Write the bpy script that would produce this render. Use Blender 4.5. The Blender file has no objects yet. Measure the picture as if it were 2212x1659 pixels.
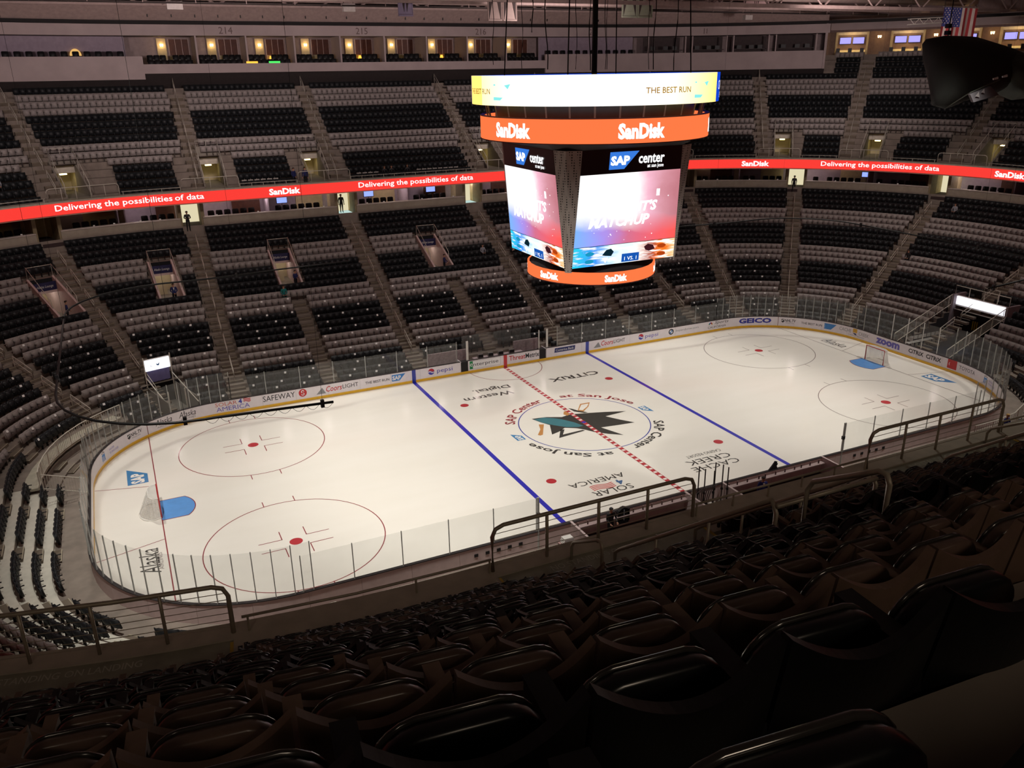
import bpy, bmesh, math, random
import numpy as np
from mathutils import Vector, Matrix, Euler

random.seed(7)
SC = bpy.context.scene
COL = SC.collection
PI = math.pi

# ------------------------------------------------------------------ camera, world, lights, exposure
cam_d = bpy.data.cameras.new('camera')
cam = bpy.data.objects.new('camera', cam_d)
COL.objects.link(cam)
cam.location = (-26.80048, -45.69492, 22.61371)
cam.rotation_euler = (1.21318, 0.01466, -0.44318)
cam_d.sensor_width = 36.0
cam_d.lens = 36.0 * 1806.0 / 2212.0
cam_d.clip_start = 0.1
cam_d.clip_end = 400
SC.camera = cam

world = bpy.data.worlds.new('world')
SC.world = world
world.use_nodes = True
world.node_tree.nodes['Background'].inputs[0].default_value = (0.25, 0.2, 0.2, 1)
world.node_tree.nodes['Background'].inputs[1].default_value = 0.02

def spot(name, loc, aim, power, col, angle, blend=0.6, size=0.6):
    l = bpy.data.lights.new(name, 'SPOT')
    l.energy = power; l.color = col; l.spot_size = math.radians(angle); l.spot_blend = blend; l.shadow_soft_size = size
    o = bpy.data.objects.new(name, l); COL.objects.link(o)
    o.location = loc
    o.rotation_euler = (Vector(aim) - Vector(loc)).to_track_quat('-Z', 'Y').to_euler()
    return o

WARM = (1.0, 0.965, 0.885)
ICE_P = 15800
for i, (x, y, ax, ay, k, ang) in enumerate([
        (-30, -16, -21, -5, 1.45, 58), (-30, 16, -21, 5, 0.98, 58), (-10, -18, -8, -4, 1.0, 58), (-10, 18, -8, 5, 0.8, 58),
        (12, -18, 9, -4, 0.92, 58), (12, 18, 9, 5, 0.72, 58), (31, -16, 22, -4, 0.92, 58), (31, 16, 22, 5, 0.82, 58)]):
    spot('rink_and_fill_light', (x, y, 28.6), (ax, ay, 0), ICE_P * k, WARM, ang, 0.75)
# dim house lights high over the far stands
for x, y, ax, ay, k in [(-26, 2, -32, 25, 1), (-8, 2, -10, 26, 1), (12, 2, 12, 26, 1), (28, 0, 40, 20, 1), (30, -6, 46, 4, .9), (-26, -4, -41, 4, .8)]:
    spot('house_light', (x, y, 28.8), (ax, ay, 4), 5600 * k, (1.0, 0.87, 0.80), 78, 1.0, 1.2)
for x, y, ax, ay, k in [(-24, 6, -30, 42, 1), (2, 6, 2, 42, 1), (24, 4, 44, 30, 1), (34, -4, 60, 10, .6)]:
    spot('upper_house_light', (x, y, 28.8), (ax, ay, 17), 1500 * k, (1.0, 0.85, 0.80), 90, 1.0, 1.2)
# faint warm fill added behind the photographer's tier to lift the near seats
for x, y, k in [(-38, -54, 1), (-24, -56, 1), (-8, -54, 1)]:
    spot('near_tier_fill', (x, y, 29.5), (x + 2, -38, 16), 900 * k, (1.0, 0.8, 0.6), 120, 1.0, 1.5)
spot('rink_and_fill_light', (4, -8, 28.6), (-4.5, -33.5, 13.4), 3800, (0.97, 1.0, 0.86), 26, 0.8)  # extra narrow spot added to brighten the near right landing deck
for x, y, ax, ay, k in [(-16, 20, -16, 46, 1), (12, 20, 12, 46, 1), (-36, 14, -36, 46, .9), (36, 14, 50, 34, .8)]:
    spot('facade_fill_light', (x, y, 24.5), (ax, ay, 28.0), 5200 * k, (1.0, 0.82, 0.80), 120, 0.9, 1.0)  # added fill, hung in mid-air to lift the press fascia and roof

vs = SC.view_settings
vs.view_transform = 'Standard'; vs.look = 'None'; vs.exposure = 0.0; vs.gamma = 1.0; vs.use_curve_mapping = False
SC.cycles.transparent_max_bounces = 20
SC.cycles.max_bounces = 6

# ------------------------------------------------------------------ materials
def lin(h):
    h = h.lstrip('#'); r = [int(h[i:i + 2], 16) / 255 for i in (0, 2, 4)]
    return tuple(c / 12.92 if c <= .04045 else ((c + .055) / 1.055) ** 2.4 for c in r) + (1,)

MATS = {}
def M(name, hexc, rough=.6, metal=0, var=.12, scale=3.0, emis=0, bump=0, coat=0, spec=.5):
    if name in MATS: return MATS[name]
    m = bpy.data.materials.new(name); m.use_nodes = True
    nt = m.node_tree; b = nt.nodes['Principled BSDF']
    c = lin(hexc)
    b.inputs['Base Color'].default_value = c
    b.inputs['Roughness'].default_value = rough
    b.inputs['Metallic'].default_value = metal
    b.inputs['Specular IOR Level'].default_value = spec
    b.inputs['Coat Weight'].default_value = coat
    b.inputs['Coat Roughness'].default_value = .08
    if emis:
        b.inputs['Emission Color'].default_value = c
        b.inputs['Emission Strength'].default_value = emis
    if var:
        tc = nt.nodes.new('ShaderNodeTexCoord'); n = nt.nodes.new('ShaderNodeTexNoise')
        n.inputs['Scale'].default_value = scale; n.inputs['Detail'].default_value = 4
        nt.links.new(tc.outputs['Object'], n.inputs['Vector'])
        r = nt.nodes.new('ShaderNodeMapRange'); r.inputs[1].default_value = .3; r.inputs[2].default_value = .7
        r.inputs[3].default_value = 1 - var; r.inputs[4].default_value = 1 + var
        nt.links.new(n.outputs['Fac'], r.inputs[0])
        mx = nt.nodes.new('ShaderNodeMix'); mx.data_type = 'RGBA'; mx.blend_type = 'MULTIPLY'; mx.inputs[0].default_value = 1
        mx.inputs[6].default_value = c
        nt.links.new(r.outputs[0], mx.inputs[7]); nt.links.new(mx.outputs[2], b.inputs['Base Color'])
        if bump:
            bp = nt.nodes.new('ShaderNodeBump'); bp.inputs['Strength'].default_value = bump; bp.inputs['Distance'].default_value = .02
            nt.links.new(n.outputs['Fac'], bp.inputs['Height']); nt.links.new(bp.outputs[0], b.inputs['Normal'])
    MATS[name] = m
    return m

def emit(name, hexc, strength):
    if name in MATS: return MATS[name]
    m = bpy.data.materials.new(name); m.use_nodes = True
    nt = m.node_tree; nt.nodes.clear()
    o = nt.nodes.new('ShaderNodeOutputMaterial'); e = nt.nodes.new('ShaderNodeEmission')
    e.inputs[0].default_value = lin(hexc); e.inputs[1].default_value = strength
    nt.links.new(e.outputs[0], o.inputs[0]); MATS[name] = m
    return m

def glass_mat(name, tint, film, filmcol):
    m = bpy.data.materials.new(name); m.use_nodes = True
    nt = m.node_tree; nt.nodes.clear()
    o = nt.nodes.new('ShaderNodeOutputMaterial')
    t = nt.nodes.new('ShaderNodeBsdfTransparent'); t.inputs[0].default_value = tint
    d = nt.nodes.new('ShaderNodeBsdfDiffuse'); d.inputs[0].default_value = lin(filmcol)
    g = nt.nodes.new('ShaderNodeBsdfGlossy'); g.inputs['Roughness'].default_value = .05
    n = nt.nodes.new('ShaderNodeTexNoise'); n.inputs['Scale'].default_value = 1.3
    tc = nt.nodes.new('ShaderNodeTexCoord'); nt.links.new(tc.outputs['Object'], n.inputs['Vector'])
    r = nt.nodes.new('ShaderNodeMapRange'); r.inputs[3].default_value = film * .7; r.inputs[4].default_value = film * 1.3
    nt.links.new(n.outputs['Fac'], r.inputs[0])
    m1 = nt.nodes.new('ShaderNodeMixShader'); nt.links.new(r.outputs[0], m1.inputs[0])
    nt.links.new(t.outputs[0], m1.inputs[1]); nt.links.new(d.outputs[0], m1.inputs[2])
    f = nt.nodes.new('ShaderNodeLayerWeight'); f.inputs[0].default_value = .5
    pw = nt.nodes.new('ShaderNodeMath'); pw.operation = 'POWER'; pw.inputs[1].default_value = 4; nt.links.new(f.outputs['Facing'], pw.inputs[0])
    ml = nt.nodes.new('ShaderNodeMath'); ml.operation = 'MULTIPLY_ADD'; ml.inputs[1].default_value = .35; ml.inputs[2].default_value = .025; nt.links.new(pw.outputs[0], ml.inputs[0])
    m2 = nt.nodes.new('ShaderNodeMixShader'); nt.links.new(ml.outputs[0], m2.inputs[0])
    nt.links.new(m1.outputs[0], m2.inputs[1]); nt.links.new(g.outputs[0], m2.inputs[2])
    nt.links.new(m2.outputs[0], o.inputs[0]); MATS[name] = m
    return m

CONC = M('concrete', '#857a70', .85, var=.18, scale=1.2, bump=.2)
CONCD = M('stair_concrete', '#6b6053', .85, var=.2, scale=2)
NOSE = M('stair_nosing', '#a39a86', .8)
WALLP = M('pinkish_white_wall', '#b3a3a2', .8, var=.07, scale=.6)
BLOCK = M('wall_block', '#9c9182', .85, var=.1, scale=2)
SEATD = M('seat_dark_fabric', '#15191c', .55, var=.2, scale=9)
SEATG = M('seat_grey_fabric', '#9b938f', .6, var=.1, scale=9)
RAIL = M('railing_cream_paint', '#c9c3b6', .4, var=.05)
STEEL = M('railing_steel', '#a89d8c', .38, .25, var=.12)
WHITE = M('white_paint', '#e6e4de', .45, var=.04)
BLACK = M('black_plastic', '#101012', .5, var=.1)
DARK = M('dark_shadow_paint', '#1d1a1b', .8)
YEL = M('yellow_kickplate', '#f0bc16', .35, var=.05, coat=.3)
BOARD = M('board_white', '#efe9ee', .35, var=.03, coat=.3)
GLASS = glass_mat('rink_glass_pane', (.95, .96, .955, 1), .10, '#c6c8c4')
BLUEP = M('blue_paint', '#2336a8', .3, var=.05, coat=.5)
REDP = M('red_paint', '#c4202a', .3, var=.05, coat=.5)
NAVY = M('navy_cloth', '#1a2156', .8)
SKIN = M('skin', '#b98a70', .6)
HAIR = M('dark_hair', '#2a1c14', .7)
BLOND = M('blond_hair', '#c7a25e', .7)
TROU = M('black_trousers', '#121216', .8)
TEAL = M('teal_cloth', '#0c6f6d', .8)
GREYC = M('grey_cloth', '#8a8b92', .8)
LAV = M('suite_wall_lavender', '#a394a2', .8, var=.08)
BROWN = M('suite_wood_brown', '#5a3326', .6, var=.2)
TAN = M('suite_plaster_tan', '#c7b48e', .7, var=.1)
LAMP = emit('sconce_glow', '#ffd08a', 14)
DOORL = emit('corridor_glow', '#fff3c9', .75)
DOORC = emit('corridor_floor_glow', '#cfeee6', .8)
TVB = emit('tv_blue_glow', '#8fa4ff', 1.3)
LEDR = emit('ribbon_red', '#ff4038', .98)
LEDO = emit('scoreboard_orange_red', '#ff7a45', 1.05)
LEDW = emit('led_white', '#ffffff', 1.6)
CONDUIT = M('black_steel', '#141414', .5, .6)

# ------------------------------------------------------------------ geometry helper
class G:
    def __init__(s): s.v = []; s.f = []; s.m = []
    def add(s, vs, fs, mi=0):
        b = len(s.v); s.v += [tuple(v) for v in vs]
        for f in fs: s.f.append([i + b for i in f]); s.m.append(mi)
        return s
    def hexa(s, p, mi=0):
        return s.add(p, [(0, 3, 2, 1), (4, 5, 6, 7), (0, 1, 5, 4), (1, 2, 6, 5), (2, 3, 7, 6), (3, 0, 4, 7)], mi)
    def box(s, c, d, mi=0, mat=None):
        x, y, z = [k / 2 for k in d]
        p = [Vector((c[0] + a * x, c[1] + b * y, c[2] + e * z)) for e in (-1, 1) for a, b in ((-1, -1), (1, -1), (1, 1), (-1, 1))]
        if mat is not None: p = [mat @ q for q in p]
        return s.hexa(p, mi)
    def tube(s, pts, r, n=6, mi=0, closed=False, cap=True):
        pts = [Vector(p) for p in pts]; N = len(pts); rings = []
        up0 = Vector((0, 0, 1))
        for i, p in enumerate(pts):
            if closed: t = (pts[(i + 1) % N] - pts[i - 1]).normalized()
            else: t = (pts[min(i + 1, N - 1)] - pts[max(i - 1, 0)]).normalized()
            a = up0.cross(t)
            if a.length < .05: a = Vector((1, 0, 0)).cross(t)
            a.normalize(); b = t.cross(a)
            rr = r[i] if isinstance(r, (list, tuple)) else r
            rings.append([p + a * (rr * math.cos(2 * PI * k / n)) + b * (rr * math.sin(2 * PI * k / n)) for k in range(n)])
        vs = [q for R_ in rings for q in R_]; fs = []
        for i in range(N if closed else N - 1):
            j = (i + 1) % N
            for k in range(n):
                l = (k + 1) % n
                fs.append((i * n + k, i * n + l, j * n + l, j * n + k))
        if not closed and cap: fs += [tuple(range(n))[::-1], tuple((N - 1) * n + k for k in range(n))]
        return s.add(vs, fs, mi)
    def prism(s, poly, h, fn, mi=0):
        n = len(poly)
        vs = [fn(x, y, 0) for x, y in poly] + [fn(x, y, h) for x, y in poly]
        return s.add(vs, [tuple(range(n))[::-1], tuple(range(n, 2 * n))] + [(i, (i + 1) % n, n + (i + 1) % n, n + i) for i in range(n)], mi)
    def mesh(s, name, mats, smooth=False):
        me = bpy.data.meshes.new(name)
        me.from_pydata([tuple(v) for v in s.v], [], s.f)
        for m in (mats if isinstance(mats, (list, tuple)) else [mats]): me.materials.append(m)
        if any(s.m): me.polygons.foreach_set('material_index', s.m)
        if smooth: me.polygons.foreach_set('use_smooth', [True] * len(me.polygons))
        me.update()
        return me
    def build(s, name, mats, parent=None, smooth=False, **kw):
        return link(name, s.mesh(name, mats, smooth), parent, **kw)

def link(name, me, parent=None, mat=None, **kw):
    o = bpy.data.objects.new(name, me); COL.objects.link(o)
    if parent is not None: o.parent = parent
    if mat is not None: o.matrix_basis = mat
    tag(o, **kw)
    return o

def tag(o, label=None, cat=None, group=None, kind=None):
    if label: o['label'] = label
    if cat: o['category'] = cat
    if group: o['group'] = group
    if kind: o['kind'] = kind
    return o

def thing(name, label, cat, mat=None, group=None):
    return link(name, None, None, mat, label=label, cat=cat, group=group)

def dup(root, mat, label=None, group=None, skip=None):
    r = root.copy(); COL.objects.link(r); r.matrix_basis = mat
    if label: r['label'] = label
    if group: r['group'] = group
    for ch in root.children:
        c = ch.copy(); COL.objects.link(c); c.parent = r
        for g in ch.children:
            d = g.copy(); COL.objects.link(d); d.parent = c
    return r

def smooth_by(me):
    me.polygons.foreach_set('use_smooth', [True] * len(me.polygons))

ORD = ['', 'first', 'second', 'third', 'fourth', 'fifth', 'sixth', 'seventh', 'eighth', 'ninth', 'tenth', 'eleventh', 'twelfth', 'thirteenth', 'fourteenth',
       'fifteenth', 'sixteenth', 'seventeenth', 'eighteenth', 'nineteenth', 'twentieth']
def nth(k):
    if k <= 20: return ORD[k]
    return '%d%s' % (k, {1: 'st', 2: 'nd', 3: 'rd'}.get(k % 10, 'th'))

# ------------------------------------------------------------------ the plan curve: rink outline (d = 0) and its outward offsets
HX, HY, R = 21.946, 4.42, 8.534
QC = PI / 2 * R
PER = 4 * HX + 4 * HY + 4 * QC
HALF = PER / 2
def PN(s, d):
    s = s % PER
    if s < HX: return (s, HY + R + d), (0., 1.)
    s -= HX
    for k, (cx, cy, a0) in enumerate([(HX, HY, 90), (HX, -HY, 0), (-HX, -HY, -90), (-HX, HY, -180)]):
        if s < QC:
            a = math.radians(a0) - s / R; n = (math.cos(a), math.sin(a))
            return (cx + (R + d) * n[0], cy + (R + d) * n[1]), n
        s -= QC
        if k in (0, 2):
            if s < 2 * HY:
                g = 1 if k == 0 else -1
                return (g * (HX + R + d), g * (HY - s)), (g, 0.)
            s -= 2 * HY
        elif k == 1:
            if s < 2 * HX: return (HX - s, -(HY + R + d)), (0., -1.)
            s -= 2 * HX
        else: return (-HX + s, HY + R + d), (0., 1.)
def P3(s, d, z):
    p, n = PN(s, d); return Vector((p[0], p[1], z))
def F(s, d, z, dx=0):
    """frame at (s,d,z): local x along the curve, y outward, z up"""
    p, n = PN(s, d)
    return Matrix(((n[1], n[0], 0, p[0]), (-n[0], n[1], 0, p[1]), (0, 0, 1, z), (0, 0, 0, 1)))
def corner(s):
    s = s % PER; b = HX
    for k in range(4):
        if b - 1e-6 <= s < b + QC: return True
        b += QC + (2 * HY if k in (0, 2) else 2 * HX)
    return False
def stretch(s, d): return (R + d) / R if corner(s) else 1.0
BREAKS = [-HALF, -HALF + HX]
_b = HX
BR = [0]
for k in range(4):
    BR += [_b, _b + QC]; _b += QC + (2 * HY if k in (0, 2) else 2 * HX)
BR = sorted(set([round(b, 6) for b in BR] + [round(b - PER, 6) for b in BR]))
def samples(s0, s1, step=1.1):
    """s values from s0 to s1: straight runs get only their ends, corners are sampled"""
    cuts = [s0] + [b for b in BR if s0 + 1e-4 < b < s1 - 1e-4] + [s1]
    out = [s0]
    for a, b in zip(cuts, cuts[1:]):
        if corner((a + b) / 2):
            n = max(1, int(math.ceil((b - a) / step)))
            out += [a + (b - a) * k / n for k in range(1, n + 1)]
        else: out.append(b)
    return out
def advance(s0, d, dist):
    """s reached when walking dist metres along the offset d from s0"""
    s = s0; left = dist; st = .05 if dist > 0 else -.05
    while abs(left) > 1e-9:
        k = stretch(s, d); stepm = st * k
        if abs(stepm) >= abs(left): return s + left / k
        s += st; left -= stepm
    return s
def sweep(g, s0, s1, prof, mi=0, close=True, step=1.1):
    """sweep a closed profile [(d, z)...] along the curve"""
    ss = samples(s0, s1, step); n = len(prof)
    vs = [P3(s, d, z) for s in ss for d, z in prof]; fs = []
    for i in range(len(ss) - 1):
        for k in range(n if close else n - 1):
            l = (k + 1) % n
            fs.append((i * n + k, (i + 1) * n + k, (i + 1) * n + l, i * n + l))
    if close: fs += [tuple(range(n)), tuple((len(ss) - 1) * n + k for k in range(n))[::-1]]
    return g.add(vs, fs, mi)
def bar(g, s0, s1, d0, d1, z0, z1, mi=0, step=1.1):
    return sweep(g, s0, s1, [(d0, z0), (d1, z0), (d1, z1), (d0, z1)], mi, True, step)

# ------------------------------------------------------------------ lettering
_tc = {}
def letters(txt, shear=0, bold=0, res=2):
    key = (txt, shear, bold)
    if key in _tc: return _tc[key]
    cu = bpy.data.curves.new('lettering', 'FONT'); cu.body = txt; cu.size = 1; cu.shear = shear; cu.offset = bold
    cu.resolution_u = res; cu.fill_mode = 'FRONT'; cu.align_x = 'LEFT'
    ob = bpy.data.objects.new('lettering', cu)
    me = bpy.data.meshes.new_from_object(ob)
    v = np.array([q.co[:2] for q in me.vertices]); f = [tuple(p.vertices) for p in me.polygons]
    bpy.data.objects.remove(ob); bpy.data.meshes.remove(me); bpy.data.curves.remove(cu)
    v -= v.min(0); 
    _tc[key] = (v, f)
    return v, f
def text(name, txt, fn, w, h, mat, parent, shear=0, bold=0, cx=0, cy=0, cap=None):
    """lettering scaled to width w and height h (None keeps proportion), centred on (cx, cy) of the surface map fn(x, y)"""
    v, f = letters(txt, shear, bold)
    m = v.max(0)
    if w is None: k = h / m[1]; sx = sy = k
    elif h is None: k = w / m[0]; sx = sy = k
    else: sx, sy = w / m[0], h / m[1]
    q = (v - m / 2) * (sx, sy) + (cx, cy)
    g = G(); g.add([fn(x, y) for x, y in q], f)
    return g.build(name, mat, parent)
def shape(name, polys, fn, mat, parent):
    g = G()
    for poly in polys: g.add([fn(x, y) for x, y in poly], [tuple(range(len(poly)))])
    return g.build(name, mat, parent)
def circ(cx, cy, r, n=20, a0=0, a1=2 * PI, ry=None):
    return [(cx + r * math.cos(a0 + (a1 - a0) * k / n), cy + (ry or r) * math.sin(a0 + (a1 - a0) * k / n)) for k in range(n if abs(a1 - a0 - 2 * PI) < 1e-6 else n + 1)]
def ringband(fn, cx, cy, r0, r1, n=64, a0=0, a1=2 * PI):
    vs = []; fs = []
    for k in range(n + 1):
        a = a0 + (a1 - a0) * k / n
        vs += [fn(cx + r0 * math.cos(a), cy + r0 * math.sin(a)), fn(cx + r1 * math.cos(a), cy + r1 * math.sin(a))]
    for k in range(n): fs.append((2 * k, 2 * k + 1, 2 * k + 3, 2 * k + 2))
    return vs, fs

# ================================================================== THE ICE
FT = .3048
def ice_mat():
    m = bpy.data.materials.new('ice'); m.use_nodes = True; nt = m.node_tree; b = nt.nodes['Principled BSDF']
    tc = nt.nodes.new('ShaderNodeTexCoord'); n = nt.nodes.new('ShaderNodeTexNoise'); n.inputs['Scale'].default_value = .35; n.inputs['Detail'].default_value = 7
    mp = nt.nodes.new('ShaderNodeMapping'); mp.inputs['Scale'].default_value = (.3, 1.4, 1)
    nt.links.new(tc.outputs['Object'], mp.inputs[0]); nt.links.new(mp.outputs[0], n.inputs['Vector'])
    r = nt.nodes.new('ShaderNodeValToRGB'); r.color_ramp.elements[0].color = lin('#e6e1d6'); r.color_ramp.elements[1].color = lin('#f2eee6')
    nt.links.new(n.outputs['Fac'], r.inputs[0]); nt.links.new(r.outputs[0], b.inputs['Base Color'])
    b.inputs['Roughness'].default_value = .45; b.inputs['Specular IOR Level'].default_value = .25
    b.inputs['Coat Weight'].default_value = .55; b.inputs['Coat Roughness'].default_value = .13; b.inputs['Coat IOR'].default_value = 1.31
    return m
ICE = ice_mat()
g = G()
ss = samples(0, PER, .5)[:-1]
g.add([P3(s, .02, 0) for s in ss] + [P3(s, .02, -.1) for s in ss], [tuple(range(len(ss)))[::-1]] + [(i, (i + 1) % len(ss), len(ss) + (i + 1) % len(ss), len(ss) + i) for i in range(len(ss))])
ice = g.build('floor_ice', ICE, kind='structure', label='white sheet of rink ice with painted lines and lettering')
def paint(name, hexc): return M(name, hexc, .4, var=.06, scale=2, coat=.5, spec=.25)
PR, PB, PG, PK = paint('ice_red', '#b8343c'), paint('ice_blue', '#2f2fb0'), paint('ice_grey_line', '#8c7f7c'), paint('ice_black', '#3a3834')
PW, PCR, PSAP, PSB = paint('ice_white', '#f2eee6'), paint('ice_crease_blue', '#5c9ade'), paint('ice_logo_blue', '#3f83b8'), paint('ice_dark_red', '#8d2f35')
PTEAL, POR, PDK = paint('ice_teal', '#3d7a84'), paint('ice_orange', '#c58a4d'), paint('ice_logo_black', '#34342f')
def on_ice(cx, cy, ang, z=.004):
    c, s = math.cos(ang), math.sin(ang)
    return lambda x, y: (cx + x * c - y * s, cy + x * s + y * c, z)
I0 = on_ice(0, 0, 0)
def rect(name, x0, y0, x1, y1, mat, z=.004):
    return shape(name, [[(x0, y0), (x1, y0), (x1, y1), (x0, y1)]], on_ice(0, 0, 0, z), mat, ice)
# centre line: red with white checks
rect('center_line', -.15, -12.95, .15, 12.95, PW, .006)
g = G()
g.add(*[[(-.15, -12.95, .008), (-.11, -12.95, .008), (-.11, 12.95, .008), (-.15, 12.95, .008)], [(0, 1, 2, 3)]]); g.add([(.11, -12.95, .008), (.15, -12.95, .008), (.15, 12.95, .008), (.11, 12.95, .008)], [(0, 1, 2, 3)])
y = -12.9
while y < 12.9:
    y1 = min(y + .3, 12.95); g.add([(-.12, y, .008), (.12, y, .008), (.12, y1, .008), (-.12, y1, .008)], [(0, 1, 2, 3)]); y += .5
g.build('center_line_checks', PR, ice, kind='stuff')
for sx in (-1, 1):
    rect('blue_line', sx * 7.77 - .15, -12.95, sx * 7.77 + .15, 12.95, PB)
    xg = sx * 27.13
    rect('goal_line', xg - .03, -11.15, xg + .03, 11.15, PSB if sx < 0 else PG, .005)
    for sy in (-1, 1):
        a = Vector((xg, sy * 3.35, .004)); b2 = Vector((sx * 30.45, sy * 4.27, .004)); n2 = Vector((0, .025, 0))
        G().add([a - n2, b2 - n2, b2 + n2, a + n2], [(0, 1, 2, 3)]).build('trapezoid_line', PSB if sx < 0 else PG, ice)
        # end-zone circle, dot, T marks
        cx, cy = sx * 21.03, sy * 6.71
        red = PSB if (sx < 0 or sy < 0) else PG
        v, f = ringband(on_ice(0, 0, 0, .004), cx, cy, 4.545, 4.6, 72); G().add(v, f).build('faceoff_circle', PSB if sx < 0 else PG, ice)
        shape('faceoff_dot', [circ(cx, cy, .3, 24)], on_ice(0, 0, 0, .005), PR, ice)
        v, f = ringband(on_ice(0, 0, 0, .006), cx, cy, .29, .34, 24); G().add(v, f).build('faceoff_dot_rim', PR, ice)
        g = G()
        for qx in (-1, 1):
            for qy in (-1, 1):
                x0, y0 = cx + qx * .61, cy + qy * .45
                for (a0, b0, a1, b1) in ((x0, y0, x0 + qx * 1.22, y0 + qy * .05), (x0, y0, x0 + qx * .05, y0 + qy * .91)):
                    g.add([(a0, b0, .004), (a1, b0, .004), (a1, b1, .004), (a0, b1, .004)], [(0, 1, 2, 3)])
        g.build('faceoff_mark', PSB if sx < 0 else PG, ice)
        for hx in (-.86, .86):
            for hy in (-1, 1):
                y0 = cy + hy * 4.5
                rect('hash_mark', cx + hx - .025, min(y0, y0 + hy * .61), cx + hx + .025, max(y0, y0 + hy * .61), PSB if sx < 0 else PG)
        shape('neutral_dot', [circ(sx * 6.1, sy * 6.71, .31, 24)], on_ice(0, 0, 0, .005), PR, ice)
    # crease
    poly = [(xg, -1.22), (xg - sx * 1.37, -1.22)] + [(xg - sx * (.0 + 1.83 * math.cos(a)), 1.83 * math.sin(a)) for a in np.linspace(-.72, .72, 12)] + [(xg - sx * 1.37, 1.22), (xg, 1.22)]
    k = shape('goal_crease', [poly], on_ice(0, 0, 0, .006), PCR, ice)
    g = G()
    for (p, q) in zip(poly, poly[1:]):
        p, q = Vector((*p, .008)), Vector((*q, .008)); t = (q - p).normalized(); n2 = Vector((-t.y, t.x, 0)) * .025
        g.add([p - n2, q - n2, q + n2, p + n2], [(0, 1, 2, 3)])
    g.build('crease_outline', PSB, ice)
v, f = ringband(I0, 0, 0, 4.47, 4.54, 96); G().add(v, f).build('center_circle', paint('ice_circle_blue', '#3a46a0'), ice)
shape('center_dot', [circ(0, .05, .15, 16)], on_ice(0, 0, 0, .012), PB, ice)
v, f = ringband(I0, 0, 12.93, 3.02, 3.07, 48, PI, 2 * PI); G().add(v, f).build('referee_crease', PSB, ice)
# sponsor lettering, upside down to the camera
def ice_text(txt, cx, cy, ang, w, h, mat, **k):
    return text('ice_lettering', txt, on_ice(cx, cy, ang, .005), w, h, mat, ice, **k)
ice_text('CiTRiX', 3.95, 8.4, PI, 4.3, .8, PK, bold=.02)
ice_text('Western', -3.75, 7.62, PI, 3.9, .72, PK, bold=.015)
ice_text('Digital.', -3.0, 8.95, PI, 3.0, .85, PK, bold=.015)
ice_text('SOLAR', -3.45, -9.3, PI, 2.6, .6, PK)
ice_text('4', -2.55, -8.6, PI, None, .6, paint('ice_steel_blue', '#4a6a95'), bold=.03)
ice_text('AMERICA', -3.65, -7.85, PI, 3.7, .55, PK)
for k in range(4):
    fn = on_ice(-3.75, -8.85 + .16 * k, PI, .005)
    pts = [(-.75 + 1.5 * i / 10, .07 * math.sin(i / 10 * 2 * PI)) for i in range(11)]
    shape('ice_flag_stripe', [pts + [(x, y + .085) for x, y in pts[::-1]]], fn, paint('ice_pale_red', '#d06a66'), ice)
ice_text('CACHE', 3.85, -9.35, PI, 3.4, .6, PK)
ice_text('CREEK', 3.95, -8.5, PI, 3.2, .62, PK)
ice_text('CASINO RESORT', 4.15, -7.72, PI, 2.6, .33, PK)
ice_text('Alaska', -28.0, -5.35, PI / 2, 2.5, .95, PK, shear=.25)
ice_text('AIRLINES', -27.5, -5.5, PI / 2, 1.7, .22, PG)
ice_text('Alaska', 28.25, 5.25, -PI / 2, 2.4, .95, PK, shear=.25)
ice_text('AIRLINES', 27.75, 5.6, -PI / 2, 1.7, .22, PG)
def sap_logo(name, fn, w, h, base, letter, parent, dz=None):
    a = shape(name, [[(-w / 2, -h / 2), (w * .06, -h / 2), (w / 2, h / 2), (-w / 2, h / 2)]], fn, base, parent)
    text(name + '_lettering', 'SAP', dz or fn, w * .62, h * .66, letter, parent, bold=.045, cx=-w * .15, cy=0)
for cx, cy, an in ((-28.1, 5.25, PI / 2), (28.3, -5.2, -PI / 2)):
    sap_logo('ice_logo', on_ice(cx, cy, an, .005), 2.3, 1.15, PSAP, PW, ice, on_ice(cx, cy, an, .007))
def arc_text(txt, rad, a_mid, span, h, mat):
    v, f = letters(txt, 0, .02); m = v.max(0)
    q = []
    for x, y in v:
        a = a_mid + span / 2 - span * x / m[0]; r = rad + (y / m[1] - .5) * h
        q.append((r * math.cos(a), r * math.sin(a), .005))
    return G().add(q, f).build('ice_lettering', mat, ice)
D = math.radians
for k in (0, 1):
    arc_text('SAP Center', 5.08, D(128 - 180 * k), D(57), .72, PK if k else PSB)
    arc_text('at San Jose', 5.08, D(48.5 - 180 * k), D(65), .72, PK if k else PSB)
    a = D(1 - 180 * k)
    sap_logo('ice_logo', on_ice(5.08 * math.cos(a), 5.08 * math.sin(a), a - PI / 2, .005), 1.15, .6, PSAP, PW, ice, on_ice(5.08 * math.cos(a), 5.08 * math.sin(a), a - PI / 2, .007))
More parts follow.
